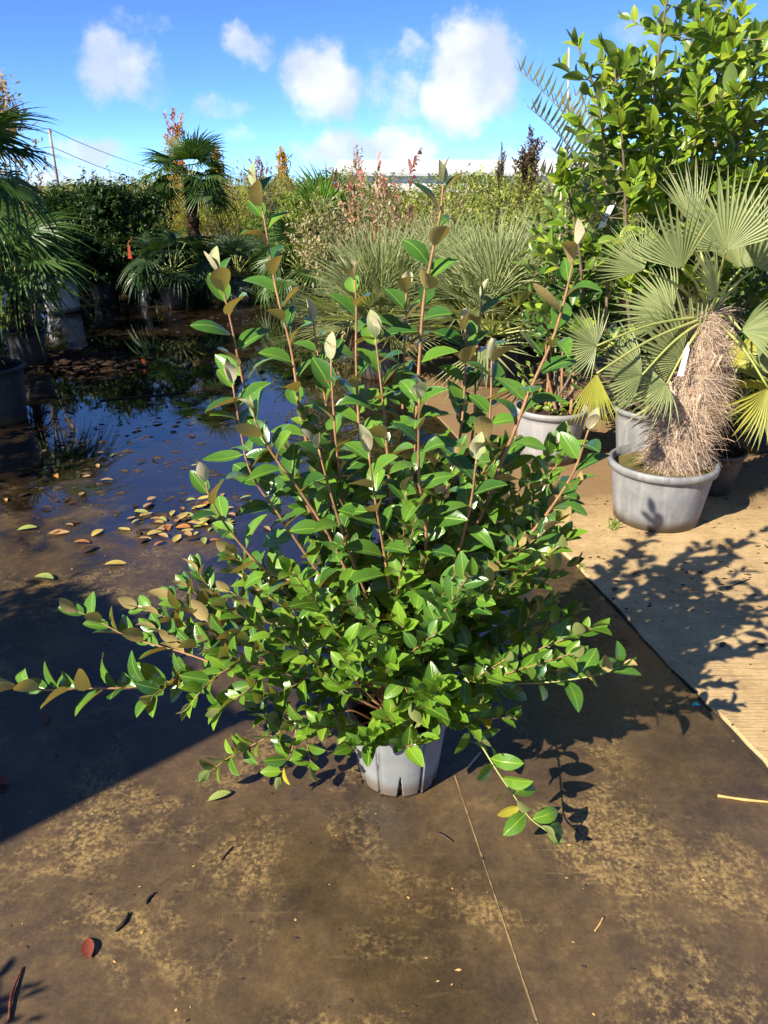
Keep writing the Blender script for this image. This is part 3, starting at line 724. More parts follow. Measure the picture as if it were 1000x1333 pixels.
# fan palms ----------------------------------------------------------
def fan_mesh(name, mat, nseg=34, Rr=.5, ang=100, fuse=.45, droop=.25, pleat=.35, pet=.45, bend=25, seed=0, cup=.15, petr=.006, wfac=1.0):
    r = random.Random(seed); mb = MB(); cb, sb = math.cos(R(bend)), math.sin(R(bend))
    def T(x, y, z):   # blade coords -> bend at the end of the petiole
        return Vector((x, pet + y * cb + z * sb, -y * sb + z * cb))
    da = 2 * R(ang) / nseg; var = []
    for i in range(nseg):
        a = -R(ang) + da * (i + .5)
        L = Rr * (.72 + .28 * math.cos(a * .75)) * r.uniform(.9, 1.05); dr = droop * r.uniform(.5, 1.6); sw = r.gauss(0, .03); vv = r.random()
        b0 = len(mb.v)
        for s in (.03, .25, fuse, fuse + (1 - fuse) * .4, fuse + (1 - fuse) * .75, 1.0):
            q = L * s
            if s <= fuse: hw = q * math.tan(da / 2) * 1.0
            else: hw = L * fuse * math.tan(da / 2) * wfac * max(.04, 1 - ((s - fuse) / (1 - fuse)) ** 1.4)
            aa = a + sw * max(0, s - fuse) * 3
            cx, cy = math.sin(aa), math.cos(aa); px, py = math.cos(aa), -math.sin(aa)
            zc = cup * q * (abs(a) / R(ang)) ** 2 - dr * Rr * max(0, s - .3) ** 2 * 1.6
            pl_ = pleat * hw
            for e in (-1, 0, 1):
                x = cx * q + px * hw * e; y = cy * q + py * hw * e
                mb.v.append(T(x, y, zc + (pl_ if e else -pl_))); var.append(vv)
        for k in range(5):
            for c in (0, 1):
                o_ = b0 + k * 3 + c; mb.quad(o_, o_ + 1, o_ + 4, o_ + 3)
    nb = len(mb.v)
    if pet > 0:
        mb.tube([Vector((0, 0, 0)), Vector((0, pet * .5, .012)), Vector((0, pet * .95, 0)), T(0, .05, 0)], [petr * 1.5, petr, petr * .8, petr * .4], 5, m=1)
    me = mb.mesh(name, mat, M_PETIOLE, smooth=False)
    at = me.attributes.new('var', 'FLOAT', 'POINT'); at.data.foreach_set('value', var + [0.5] * (len(mb.v) - nb))
    return me
def frond_matrix(base, D, U, s=1.0):
    D = D.normalized(); X = D.cross(U)
    if X.length < 1e-4: X = D.orthogonal()
    X.normalize(); Z = X.cross(D)
    return Matrix(((X.x * s, D.x * s, Z.x * s, base.x), (X.y * s, D.y * s, Z.y * s, base.y), (X.z * s, D.z * s, Z.z * s, base.z), (0, 0, 0, 1)))
def fibre_mesh(name, path, r, n, mat, seed, length=.11, width=.0016, hang=.5):
    rr = np.random.default_rng(seed); mb = MB(); L = len(path)
    for _ in range(n):
        f = rr.random() * (L - 1.01); i = int(f); p = path[i].lerp(path[i + 1], f - i); a = rr.random() * 6.283
        rad = r(f / (L - 1)) if callable(r) else r
        o_ = Vector((math.cos(a), math.sin(a), 0)); tg = Vector((-o_.y, o_.x, 0))
        q = p + o_ * rad * .97
        d = (o_ * rr.uniform(.1, .7) + tg * rr.normal(0, .8) + Vector((0, 0, rr.normal(.15, .8)))).normalized()
        l = length * rr.uniform(.5, 1.3); sdv = d.cross(o_).normalized() * width * rr.uniform(.6, 1.6); b = len(mb.v)
        for k in range(4):
            s = k / 3; c = q + d * l * s + Vector((0, 0, -hang * l * s * s)) + o_ * (.012 * math.sin(3 * s) - .25 * l * s * s * .3)
            w = sdv * (1 - .6 * s); mb.v += [c - w, c + w]
            if k: mb.quad(b + 2 * k - 2, b + 2 * k - 1, b + 2 * k + 1, b + 2 * k)
    return mb.mesh(name, mat)
def palm(seed, mats, nf=18, Rr=.5, trunk=.0, trunkr=.07, pot=None, pet=.4, elev=(-15, 80), nseg=30, fibre=M_FIBREDARK, nfib=500, bend=25, droop=.3, fuse=.45, ang=105, meshes=None, stems=1, spread=.05, wfac=1.0):
    r = random.Random(seed); parts = []; z0 = 0
    if pot:
        rt, rb, h, pm = pot
        parts += [('pot', pot_mesh('pot', rt, rb, h, pm, 40, rim=.02 * rt / .25), None), ('soil', soil_mesh('soil', rt * .94, h * .88, M_SOIL), None)]; z0 = h * .86
    fans = [fan_mesh('frond', mats[k % len(mats)], nseg, Rr * (1 + .1 * k), ang, fuse, droop, .35, pet, bend + 12 * (k - 1), seed * 7 + k, wfac=wfac) for k in range(3)]
    for sdx in range(stems):
        off = Vector((0, 0, 0)) if stems == 1 else Vector((r.gauss(0, spread), r.gauss(0, spread), 0))
        top = Vector((off.x * 1.6 + r.gauss(0, .01), off.y * 1.6, z0 + trunk))
        if trunk > .12:
            path = [off + Vector((0, 0, z0 - .03)), off.lerp(top, .5) + Vector((r.gauss(0, .01), 0, z0 * .5)), top]
            mb = MB(); mb.tube(smooth_path(path, 6), [trunkr * (1.1 + .12 * math.sin(k * 1.9)) for k in range(13)], 14); tk = mb.mesh('trunk', fibre)
            parts.append(('trunk', tk, None))
            parts.append(('trunk_fibre', fibre_mesh('trunk_fibre', smooth_path(path, 6), trunkr * 1.05, nfib, fibre, seed, .10, .0025), 'stuff'))
        for i in range(nf):
            f = (i + .5) / nf; az = i * 2.39996 + r.gauss(0, .25) + sdx
            el = R(elev[0] + (elev[1] - elev[0]) * f ** .9 + r.gauss(0, 7))
            D = Vector((math.cos(az) * math.cos(el), math.sin(az) * math.cos(el), math.sin(el)))
            U = Vector((0, 0, 1)) + Vector((r.gauss(0, .25), r.gauss(0, .25), 0))
            parts.append(('frond', (fans[r.randrange(3)], frond_matrix(top + D * trunkr * .4, D, U, r.uniform(.8, 1.1))), None))
    return parts

# ------------------------------------------------------------------ right side: windmill palm in the big grey pot
def build_windmill():
    px, py = 1.455, 3.70
    root = thing('potted_windmill_palm', (px, py, SLZ), 'fan palm with hairy brown trunk and pale pleated fronds in a wide grey tub', 'palm')
    rt, rb, h = .262, .215, .325
    def fn(i, a, r, z): return r * (1 + .004 * math.sin(3 * a) + .006 * math.sin(2 * a + 1)), z
    obj('pot', pot_mesh('pot', rt, rb, h, M_POTGREY, 64, rim=.026, wall=.008, fn=fn), root)
    obj('soil', soil_mesh('soil', .25, .285, M_SOILMOSS, .014), root)
    inv = inverse(root)
    tb, tm, tt = Vector((px + .035, py - .01, .27)), P(906, 500, 3.66), P(926, 405, 3.64)
    path = smooth_path([tb, tb.lerp(tm, .5) + Vector((.01, 0, 0)), tm, tt], 6)
    n = len(path)
    rfun = lambda f: .138 - .030 * abs(f - .55) * 2 - .085 * max(0, f - .68) * 2.2
    mb = MB(); mb.tube(path, [rfun(i / (n - 1)) * (.93 + .07 * math.sin(i * 2.1)) for i in range(n)], 20)
    trunk = obj('trunk', mb.mesh('trunk', M_FIBRE), root, inv=inv)
    for (nm, cnt, ln, wd, sd) in (('trunk_fibre', 6500, .10, .0010, 3), ('trunk_fibre', 700, .15, .0014, 4)):
        obj(nm, fibre_mesh(nm, path, rfun, cnt, M_FIBRE, sd, ln, wd, .3), root, 'stuff', inv)
    # old leaf bases
    mb = MB()
    for k in range(16):
        f = random.uniform(.15, .95); i = int(f * (n - 2)); p = path[i]; a = random.uniform(0, 6.28); o_ = Vector((math.cos(a), math.sin(a), 0))
        mb.tube([p + o_ * rfun(f) * .8, p + o_ * (rfun(f) + .015) + Vector((0, 0, .06)), p + o_ * (rfun(f) + .045) + Vector((0, 0, .12))], [.012, .01, .006], 5)
    obj('leaf_base', mb.mesh('leaf_base', M_FIBRE), root, 'stuff', inv)
    mb = MB(); c = P(888, 470, 3.48); mb.v = [c + Vector((-.012, 0, -.07)), c + Vector((.014, -.004, -.07)), c + Vector((.028, .004, .05)), c + Vector((.004, 0, .06)), c + Vector((.016, .002, .09))]
    mb.quad(0, 1, 2, 3); mb.quad(3, 2, 4); obj('name_tag', mb.mesh('name_tag', M_WHITETAG), root, inv=inv)
    cr = tt + Vector((0, 0, -.02))
    # hastula, blade tip, normal-hint, radius, spread, mat, droop, seed
    F = [((945, 326), 3.45, (948, 212), 3.42, (-.25, -1, .35), 1.0, 82, M_FAN, .05),
         ((888, 350), 3.40, (852, 268), 3.34, (-.65, -.7, .3), .93, 48, M_FAN, .08),
         ((838, 352), 3.46, (790, 300), 3.50, (-.2, -1, .5), .62, 62, M_FAN, .15),
         ((934, 388), 3.35, (908, 326), 3.22, (.85, -.5, .1), .7, 40, M_FAN, .1),
         ((896, 472), 3.62, (822, 408), 3.50, (-.1, -1, .15), .92, 66, M_FAN, .05),
         ((836, 488), 3.38, (772, 470), 3.30, (.1, -1, .5), .66, 70, M_FAN, .2),
         ((777, 450), 3.30, (724, 436), 3.26, (0, -1, .2), .55, 95, M_FAN, .1),
         ((777, 486), 3.24, (770, 560), 3.22, (-.5, -.8, .1), .6, 34, M_FANYELLOW, .05),
         ((985, 350), 3.62, (1050, 270), 3.6, (.1, -1, .3), .95, 70, M_FAN, .1),
         ((965, 430), 3.45, (1050, 420), 3.35, (.2, -.8, .7), .8, 60, M_FAN, .25),
         ((965, 350), 3.80, (990, 240), 3.85, (0, -1, .1), .95, 70, M_FAN, .1),
         ((875, 410), 3.85, (805, 372), 3.95, (0, -1, .4), .8, 70, M_FAN, .15),
         ((868, 500), 3.46, (822, 520), 3.34, (.2, -.8, .8), .75, 70, M_FAN, .3),
         ((990, 480), 3.6, (1060, 440), 3.6, (.2, -.8, .7), .8, 70, M_FAN, .2),
         ((905, 300), 3.80, (885, 205), 3.85, (.5, -1, .1), .85, 36, M_FAN, .08),
         ((1000, 505), 3.42, (980, 585), 3.30, (.3, -1, .1), .75, 58, M_FANYELLOW, .1)]
    for i, (h1, Y1, h2, Y2, nh, s_, sp, mt, dr) in enumerate(F):
        a, b = P(*h1, Y1), P(*h2, Y2); D = b - a; Ln = D.length
        me = fan_mesh('frond', mt, 29 if sp > 60 else 18, Ln, sp, .48, dr, .5, 0.0, 0, i + 40, cup=.12)
        o = obj('frond', me, root, inv=inv); o.matrix_basis = frond_matrix(a, D, Vector(nh))
        mb = MB(); mid = cr.lerp(a, .55) + Vector((0, 0, .03))
        mb.tube(smooth_path([cr, mid, a], 5), [.009, .0085, .008, .0075, .007, .0065, .006, .0055, .005, .005, .004], 6)
        obj('petiole', mb.mesh('petiole', M_PETIOLE), o, inv=o.matrix_basis.inverted())
build_windmill()

# ------------------------------------------------------------------ right side: tall shrub behind the palm, bush in the dusty pot
def build_tall():
    px, py = 1.70, 4.6
    root = thing('potted_tall_shrub', (px, py, SLZ), 'tall leafy light green shrub with a white tag rising behind the hairy palm', 'shrub')
    obj('pot', pot_mesh('pot', .24, .19, .36, M_POTGREY, 40, rim=.02), root)
    obj('soil', soil_mesh('soil', .225, .31, M_SOIL), root)
    pl = Plant(root); b = Vector((px, py, .3))
    limbs = []
    L = [[(793, 470, 4.45), (793, 330, 4.35), (790, 230, 4.25), (778, 130, 4.2), (752, 60, 4.15)],
         [(850, 420, 4.4), (848, 250, 4.2), (852, 130, 4.1), (862, 40, 4.05), (872, -20, 4.0)],
         [(880, 420, 4.5), (905, 260, 4.4), (930, 120, 4.3), (965, 10, 4.25), (985, -60, 4.2)],
         [(900, 400, 4.5), (960, 240, 4.3), (1010, 130, 4.2), (1060, 50, 4.1)],
         [(820, 420, 4.4), (815, 280, 4.2), (810, 180, 4.1), (800, 90, 4.05)],
         [(890, 400, 4.4), (930, 260, 4.15), (960, 190, 4.0), (985, 140, 3.95)],
         [(880, 380, 4.3), (890, 260, 4.1), (905, 180, 4.0), (912, 100, 3.95)],
         [(770, 470, 4.4), (755, 330, 4.25), (742, 260, 4.2), (735, 215, 4.18)],
         [(860, 430, 4.6), (870, 250, 4.7), (890, 110, 4.7), (905, 30, 4.7)],
         [(950, 430, 4.6), (1020, 300, 4.5), (1080, 200, 4.4)],
         [(900, 400, 4.6), (950, 220, 4.6), (1000, 90, 4.6), (1030, 0, 4.6)],
         [(880, 400, 4.5), (880, 250, 4.4), (860, 140, 4.4), (830, 80, 4.4)],
         [(900, 400, 4.3), (930, 200, 4.1), (950, 80, 4.05), (945, 10, 4.0)]]
    for q in L:
        st, at, tot = pl.shoot([b] + [P(*z) for z in q], .014, .004, start=.55, spacing=.035, size=(.085, .125), pri=2.5, leafmat=M_TALL, mat=M_STEMGREY, flat=.3, sides=7)
        limbs.append((st, at, tot))
        for k in range(21):
            f = random.uniform(.40, .97); p, tg, rr = at(f * tot)
            a = random.uniform(0, 6.28); e = p + Vector((math.cos(a), math.sin(a) * .9, random.uniform(.05, .55))) * random.uniform(.18, .36)
            pl.shoot([p, p.lerp(e, .5) + Vector((0, 0, -.02)), e], .004, .0018, start=.2, spacing=.03, size=(.075, .12), pri=1.5 + (.5 if e.y < 4.2 else 0), name='twig', leafmat=M_TALL if random.random() < .9 else M_TALLDARK, mat=M_STEMGREY, flat=.4, sides=4, angle=(60, 35))
    def hides_tag(q):
        c_ = q['p'] + q['d'].normalized() * q['s'] * .5; dv = c_ - Vector((0, 0, CAM_H)); dep = dv.y * CP - dv.z * SP
        u = 500 + FPX * dv.x / dep; v = 666.5 - FPX * (dv.y * SP + dv.z * CP) / dep
        return abs(u - 790) < 24 and 250 < v < 312 and c_.y < 4.32
    pl.leaves = [q for q in pl.leaves if not hides_tag(q)]
    pl.finish(300)
    mb = MB(); a, c = P(782, 297, 4.265), P(797, 266, 4.265); sd = Vector((.020, 0, .011))
    mb.v = [a - sd, a + sd, c + sd, c - sd]; mb.quad(0, 1, 2, 3)
    obj('name_tag', mb.mesh('name_tag', M_WHITETAG), root, inv=inverse(root))
build_tall()

def build_stemmy():
    px, py = 1.065, 4.66
    root = thing('potted_bush', (px, py, SLZ), 'dark green many stemmed bush growing from a dusty pale grey pot on the dry slab', 'shrub')
    obj('pot', pot_mesh('pot', .225, .185, .345, M_POTDUSTY, 56, rim=.024), root)
    obj('soil', soil_mesh('soil', .212, .30, M_SOIL), root)
    pl = Plant(root); b = Vector((px, py, .28))
    ends = [(740, 330, 4.6), (742, 300, 4.7), (758, 270, 4.75), (775, 300, 4.6), (790, 270, 4.8), (745, 350, 4.4), (728, 390, 4.7), (780, 350, 4.6), (755, 400, 4.4), (770, 330, 4.9), (800, 400, 4.7), (795, 250, 5.0)]
    for i, q in enumerate(ends):
        e = P(*q); m_ = b.lerp(e, .5) + Vector((random.gauss(0, .05), random.gauss(0, .04), 0))
        st, at, tot = pl.shoot([b + Vector((random.gauss(0, .05), random.gauss(0, .05), 0)), m_, e], .011, .003, start=.45, spacing=.04, size=(.05, .075), pri=2.0, leafmat=M_TALLDARK, mat=M_STEM if i % 2 else M_STEMGREY, flat=.3)
        for k in range(9):
            f = random.uniform(.35, 1); p, tg, rr = at(f * tot); a = random.uniform(0, 6.28)
            e2 = p + Vector((math.cos(a), math.sin(a), random.uniform(-.1, .6))) * random.uniform(.10, .24)
            pl.shoot([p, p.lerp(e2, .5), e2], .003, .0015, start=.15, spacing=.026, size=(.045, .072), pri=1.2, name='twig', leafmat=M_TALLDARK, mat=M_STEMGREY, flat=.4, sides=4)
    for k in range(14):
        a = random.uniform(0, 6.28); e2 = b + Vector((math.cos(a) * .22, math.sin(a) * .22, random.uniform(.1, .3)))
        pl.shoot([b + Vector((math.cos(a) * .1, math.sin(a) * .1, 0)), b.lerp(e2, .6), e2], .003, .0015, start=.2, spacing=.03, size=(.035, .06), pri=1.4, name='twig', leafmat=M_TALL, mat=M_STEMGREY, flat=.4, sides=4)
    pl.finish(260)
build_stemmy()

# small pots tucked behind the windmill palm
sp_ = palm(61, [M_FAN, M_FANYELLOW], nf=9, Rr=.34, trunk=.2, trunkr=.06, pot=(.165, .12, .25, M_POTBLACK), pet=.3, elev=(5, 75), nseg=24, nfib=700, fibre=M_FIBREDARK)
place(sp_, 'potted_fan_palm', (1.90, 4.10, SLZ), 'small fan palm in a black pot tucked against the wide grey tub', 'palm', rz=.6)
# dark evergreen masses behind the right hand pots
ev = shrub(71, 1.3, 1.75, M_TALLDARK, 5200, .075, SMALL, 'round', .12, 7, M_STEMGREY, .2, pot=(.22, .18, .33, M_POTBLACK))
place(ev, 'potted_evergreen', (2.45, 4.9, SLZ), 'dense dark evergreen in a black pot right behind the hairy palm', 'shrub')
ev2 = shrub(72, 1.4, 1.75, M_MIDGREEN, 5200, .07, SMALL, 'round', .12, 7, M_STEMGREY, .2, pot=(.22, .18, .33, M_POTBLACK))
place(ev2, 'potted_evergreen', (2.15, 6.2, SLZ), 'bushy mid green shrub behind the many stemmed bush in the dusty pot', 'shrub')
ev3 = shrub(73, 1.5, 2.0, M_TALLDARK, 5200, .075, SMALL, 'round', .12, 7, M_STEMGREY, .2, pot=(.22, .18, .33, M_POTBLACK))
place(ev3, 'potted_evergreen', (3.2, 6.0, SLZ), 'large dark evergreen behind the tall light green shrub', 'shrub')

# feather palm with canes behind the tall shrub
def feather_frond(name, mat, L=1.0, n=34, droop=.35, seed=0, ll=.26):
    r = random.Random(seed); mb = MB(); var = []
    pts = [Vector((0, L * s, -droop * L * s ** 2.4)) for s in np.linspace(0, 1, 12)]
    def at(s):
        return Vector((0, L * s, -droop * L * s ** 2.4))
    for i in range(n):
        s = .16 + .84 * i / n; p = at(s); 
        for sd in (-1, 1):
            l = ll * (1 - .55 * abs(s - .45) * 1.6) * r.uniform(.85, 1.1)
            d = Vector((sd * .8, .75, .35 + r.gauss(0, .12))).normalized(); b = len(mb.v); vv = r.random()
            for k, (q, w) in enumerate(((0, .005), (.4, .009), (1, .001))):
                c = p + d * l * q + Vector((0, 0, -.12 * l * q * q)); wv_ = Vector((0, w, -w * .6)) 
                mb.v += [c - wv_, c + wv_]; var += [vv, vv]
                if k: mb.quad(b + 2 * k - 2, b + 2 * k - 1, b + 2 * k + 1, b + 2 * k)
    nb = len(mb.v); mb.tube(pts, [.009 - .007 * i / 11 for i in range(12)], 5, m=1)
    me = mb.mesh(name, mat, M_PETIOLE, smooth=False)
    at_ = me.attributes.new('var', 'FLOAT', 'POINT'); at_.data.foreach_set('value', var + [.5] * (len(mb.v) - nb)); return me
def build_feather():
    b = G(762, 470); b = Vector((1.75, 5.6, SLZ))
    root = thing('feather_palm', b, 'grey green feather palm with upright plumes behind the tall light green shrub', 'palm')
    obj('pot', pot_mesh('pot', .18, .14, .28, M_POTBLACK, 36), root); obj('soil', soil_mesh('soil', .168, .24, M_SOIL), root)
    inv = inverse(root); top = Vector((b.x, b.y, 1.0))
    mb = MB(); mb.tube(smooth_path([b + Vector((0, 0, .22)), b + Vector((.01, 0, .6)), top], 5), .05, 10); obj('trunk', mb.mesh('trunk', M_FIBREDARK), root, inv=inv)
    ms = [feather_frond('frond', M_DATE, 1.25 + .15 * k, 36, .22 + .12 * k, k) for k in range(3)]
    for i, (u, v, Y) in enumerate(((693, 135, 5.3), (742, 45, 5.3), (792, 35, 5.5), (720, 95, 5.2), (830, 60, 5.6), (775, 120, 5.0), (700, 180, 5.4), (880, 100, 5.8), (720, 230, 5.0), (760, 25, 5.9))):
        e = P(u, v, Y); D = e - top; o = obj('frond', ms[i % 3], root, inv=inv)
        o.matrix_basis = frond_matrix(top, D + Vector((0, 0, .10 * D.length)), Vector((-D.x, -D.y, .6)), D.length / 1.65)
build_feather()
def cane(name, p, top, r, label):
    mb = MB(); mb.tube([p, p.lerp(top, .5), top], [r, r, r * .9], 7); o = obj(name, mb.mesh(name, M_CANE)); return tag(o, label, 'cane')
cane('plant_cane', Vector((P(735, 470, 6.6).x, 6.6, SLZ)), P(741, 62, 5.9), .008, 'slim bare support cane among the plumes of the feather palm')
cane('plant_cane', Vector((P(735, 400, 5.3).x, 5.3, SLZ)), P(732, 210, 5.2), .008, 'slim pale cane beside the many stemmed bush')

# ------------------------------------------------------------------ centre: silvery bushy fan palms
silver = [palm(80 + k, [M_PALMGREY], nf=74, Rr=.46, trunk=.08, trunkr=.05, pot=(.20, .16, .30, M_POTBLACK), pet=.34, elev=(2, 90), nseg=18, nfib=300, bend=4, droop=.10, fuse=.26, ang=72, stems=1, wfac=.85) for k in range(2)]
gS = 'silvery bushy fan palms beside the water'
for i, (u, Y, s, lab) in enumerate(((497, 7.0, 1.18, 'silvery bushy fan palm at the edge of the wet patch'), (640, 6.7, 1.22, 'silvery bushy fan palm in a black pot on the dry slab edge'),
                               (575, 8.0, 1.2, 'silvery bushy fan palm squeezed behind the two other silvery fan palms'), (705, 8.0, 1.2, 'silvery bushy fan palm behind the dusty pale grey pot'))):
    x = P(u, 470, Y).x
    place(silver[i % 2], 'potted_silver_palm', (x, Y, SLZ if x > slab_x(Y) else 0), lab, 'palm', gS, rz=i * 1.3, sc=(s, s, s))

# ------------------------------------------------------------------ back rows
def Zt(v, Y): return P(500, v, Y).z
dark = [shrub(90 + k, 1.15, 1.62, M_DARKHEDGE, 5000, .075, SMALL, 'round', .02, 6, M_STEMDARK, .2, pot=(.22, .17, .34, M_POTBLACK), droop=.25) for k in range(2)]
gD = 'dark potted hedging plants along the far edge of the yard'
for i, (u, Y, h, lab) in enumerate(((92, 11.6, 1.62, 'dark hedging plant standing behind the large pale leaning pot'), (140, 11.7, 1.64, 'dark dense hedging plant with an orange tag hanging on its front'),
                               (186, 11.9, 1.70, 'dark hedging plant with bronze tips beside the mottled white post'), (30, 12.4, 1.66, 'dark hedging plant at the far end behind the near left palms'), (-30, 12.6, 1.7, 'dark hedging plant furthest out along the far edge'))):
    x = P(u, 400, Y).x; place(dark[i % 2], 'potted_hedge_plant', (x, Y, 0), lab, 'shrub', gD, rz=i * 1.7, sc=(1, 1, h / 1.62))
for i, (x, y, h) in enumerate(((-4.0, 3.9, 1.35), (-4.5, 5.2, 1.4), (-5.2, 6.4, 1.45), (-5.6, 7.7, 1.4), (-6.2, 9.0, 1.4), (-6.9, 10.2, 1.3))):  # out of view on the left, added to keep the back left in shade
    place(dark[i % 2], 'potted_hedge_plant', (x, y, 0), 'unseen big dark hedging plant added left of the yard to shade its back', 'shrub', 'added side row of shading hedging plants', rz=i * 1.1, sc=(1.25, 1.25, h))
for i, u in enumerate((60, 110, 160, 208, 300, 350, 400)):
    place(dark[i % 2], 'potted_hedge_plant', (P(u, 380, 13.0).x, 13.0, 0), 'dark hedging plant in the second row behind the far edge pots', 'shrub', 'second row of dark hedging plants', rz=i * 2.3, sc=(1.1, 1.1, .95 if u < 200 else .5))
# orange tag
mb = MB(); c = P(168, 327, 11.05); mb.v = [c + Vector((-.026, 0, -.10)), c + Vector((.03, .01, -.10)), c + Vector((.011, 0, .09)), c + Vector((-.008, 0, .09))]; mb.quad(0, 1, 2, 3)
mb.tube([c + Vector((0, .0, .1)), c + Vector((0, .2, .16)), c + Vector((0, .45, .18))], .004, 4)
tag(obj('plant_tag', mb.mesh('plant_tag', M_ORANGETAG)), 'orange plant tag hanging on the dark hedging plant', 'tag')
# large pale pot leaning, with bamboo-like yellowing growth
lp = [('pot', pot_mesh('pot', .27, .22, .46, M_POTPALE, 44, rim=.026), None), ('soil', soil_mesh('soil', .25, .40, M_SOIL), None)]
lp += shrub(99, .8, 1.3, M_DARKHEDGE, 2400, .07, SMALL, 'round', .45, 5, M_STEMDARK, .16)
place(lp, 'leaning_pot', (P(83, 400, 10.9).x, 10.9, 0.0), 'large pale pot leaning at the edge of the wet yard', 'pot', tilt=(0, R(-5)))
# mottled white post
mb = MB(); q = G(190, 398); mb.tube([q + Vector((0, 0, -.01)), q + Vector((0, 0, .2)), q + Vector((.01, 0, .42)), q + Vector((.0, 0, .62))], [.075, .07, .065, .06], 10)
mm, t, bs = new_mat('mottled_white'); tc = t.add('ShaderNodeTexCoord'); lk(t, t.ramp(t.noise(tc.outputs['Object'], 9, 5, .7), [(.44, (.03, .03, .025)), (.52, (.55, .54, .5))]), bs, 'Base Color')
tag(obj('short_post', mb.mesh('short_post', mm)), 'short mottled white post between dark hedging plants', 'post')

bgp = {
 'darkfan': palm(100, [M_PALMDARK], nf=22, Rr=.42, trunk=.22, trunkr=.06, pot=(.20, .16, .32, M_POTBLACK), pet=.42, elev=(-20, 70), nseg=24, nfib=200, droop=.45),
 'bluefan': palm(101, [M_PALMBLUE], nf=34, Rr=.36, trunk=.10, trunkr=.05, pot=(.20, .16, .32, M_POTGREY), pet=.40, elev=(-18, 80), nseg=20, nfib=200, droop=.2, fuse=.35, wfac=.8),
 'greenfan': palm(102, [M_PALM], nf=26, Rr=.44, trunk=.25, trunkr=.06, pot=(.22, .17, .34, M_POTBLACK), pet=.42, elev=(-25, 75), nseg=24, nfib=200, droop=.5),
 'brightfan': palm(103, [M_PALMBRIGHT], nf=18, Rr=.52, trunk=.62, trunkr=.07, pot=(.22, .17, .34, M_POTBLACK), pet=.36, elev=(0, 85), nseg=26, nfib=200, droop=.2, bend=5),
 'tall': palm(104, [M_PALM, M_PALMDARK], nf=20, Rr=.52, trunk=1.42, trunkr=.085, pot=(.24, .19, .36, M_POTBLACK), pet=.36, elev=(-30, 70), nseg=30, nfib=900, droop=.32),
}
def bp(key, u, Y, label, name, sc=1.0, rz=0.0, tilt=(0, 0), v=400):
    return place(bgp[key], name, (P(u, v, Y).x, Y, 0), label, 'palm', rz=rz, sc=(sc, sc, sc), tilt=tilt)
bp('darkfan', 228, 11.3, 'low dark fan palm in a black pot beside the mottled white post', 'potted_fan_palm', 1.0, .5)
bp('bluefan', 312, 11.9, 'blue green bushy fan palm in a grey pot', 'potted_fan_palm', 1.0, .2)
bp('greenfan', 393, 11.2, 'dark arching fan palm in a black pot left of the silvery fan palms', 'potted_fan_palm', .98, 1.2)
bp('brightfan', 424, 12.8, 'bright green upright fan palm rising over the cream variegated shrubs', 'potted_fan_palm', 1.02, .9)
bp('tall', 252, 12.9, 'fan palm on a tall dark shaggy trunk with a wide crown', 'trunk_palm', 1.0, .4, v=300)

SPEC = {
 'olive': [shrub(110 + k, 1.5, 1.8, M_OLIVE, 4300, .065, NARROW, 'wispy', .2, 6, M_STEMGREY, .3, .7) for k in range(2)],
 'yellow': [shrub(120 + k, 1.4, 1.9, M_YELLOWGREEN, 4300, .07, NARROW, 'wispy', .15, 6, M_STEMGREY, .28, .5) for k in range(2)],
 'mid': [shrub(130 + k, 1.5, 1.7, M_MIDGREEN, 4300, .07, SMALL, 'round', .1, 6, M_STEMDARK, .2) for k in range(2)],
 'light': [shrub(140 + k, 1.5, 1.75, M_LIGHTGREEN, 4300, .065, SMALL, 'wispy', .1, 6, M_STEMGREY, .25, .5) for k in range(2)],
 'varieg': [shrub(150 + k, 1.3, 1.55, M_VARIEG, 5600, .055, SMALL, 'wispy', .1, 6, M_STEMGREY, .2, .6) for k in range(2)],
 'pink': [shrub(155, .5, .5, M_PINK, 500, .05, SMALL, 'wispy', .02, 3, M_STEMGREY, .12, .8)],
 'orange': [shrub(160, .72, 3.0, M_ORANGE, 3400, .085, SMALL, 'cone', .3, 4, M_STEMDARK, .2, .9)],
 'gold': [shrub(161, .8, 2.8, M_GOLD, 3400, .085, SMALL, 'cone', .3, 4, M_STEMDARK, .2, .9)],
 'red': [shrub(162, .95, 2.6, M_RED, 2600, .08, SMALL, 'cone', .3, 4, M_STEMDARK, .22, .8)],
 'brownred': [shrub(163, .62, 2.2, M_BROWNRED, 4200, .06, SMALL, 'cone', .1, 4, M_STEMDARK, .16, .8)],
 'palebrown': [shrub(164, .9, 2.8, M_PALEBROWN, 1500, .075, SMALL, 'cone', .3, 4, M_STEMGREY, .22, .8)],
}
def bs_(key, u, Y, top, wid, name, label, group=None, rz=0.0, k=0):
    parts = SPEC[key][k % len(SPEC[key])]
    ref = {'olive': (1.5, 1.8), 'yellow': (1.4, 1.9), 'mid': (1.5, 1.7), 'light': (1.5, 1.75), 'varieg': (1.3, 1.55), 'pink': (.5, .5), 'orange': (.72, 3.), 'gold': (.8, 2.8), 'red': (.95, 2.6), 'brownred': (.62, 2.2), 'palebrown': (.9, 2.8)}[key]
    s = wid / ref[0]
    return place(parts, name, (P(u, 260, Y).x, Y, -.02 if Y > 14.4 else 0), label, 'tree' if key in ('orange', 'gold', 'red', 'brownred', 'palebrown') else 'shrub', group, rz, (s, s, Zt(top, Y) / ref[1]))
bs_('orange', 236, 19, 150, .70, 'columnar_tree', 'narrow orange autumn tree rising behind the tall trunk palm')
bs_('gold', 287, 20, 192, .62, 'columnar_tree', 'golden autumn tree tip right of the tall trunk palm crown')
bs_('gold', 371, 21, 196, .62, 'columnar_tree', 'glowing orange gold columnar tree between the red tree and the bright fan palm', rz=2.1)
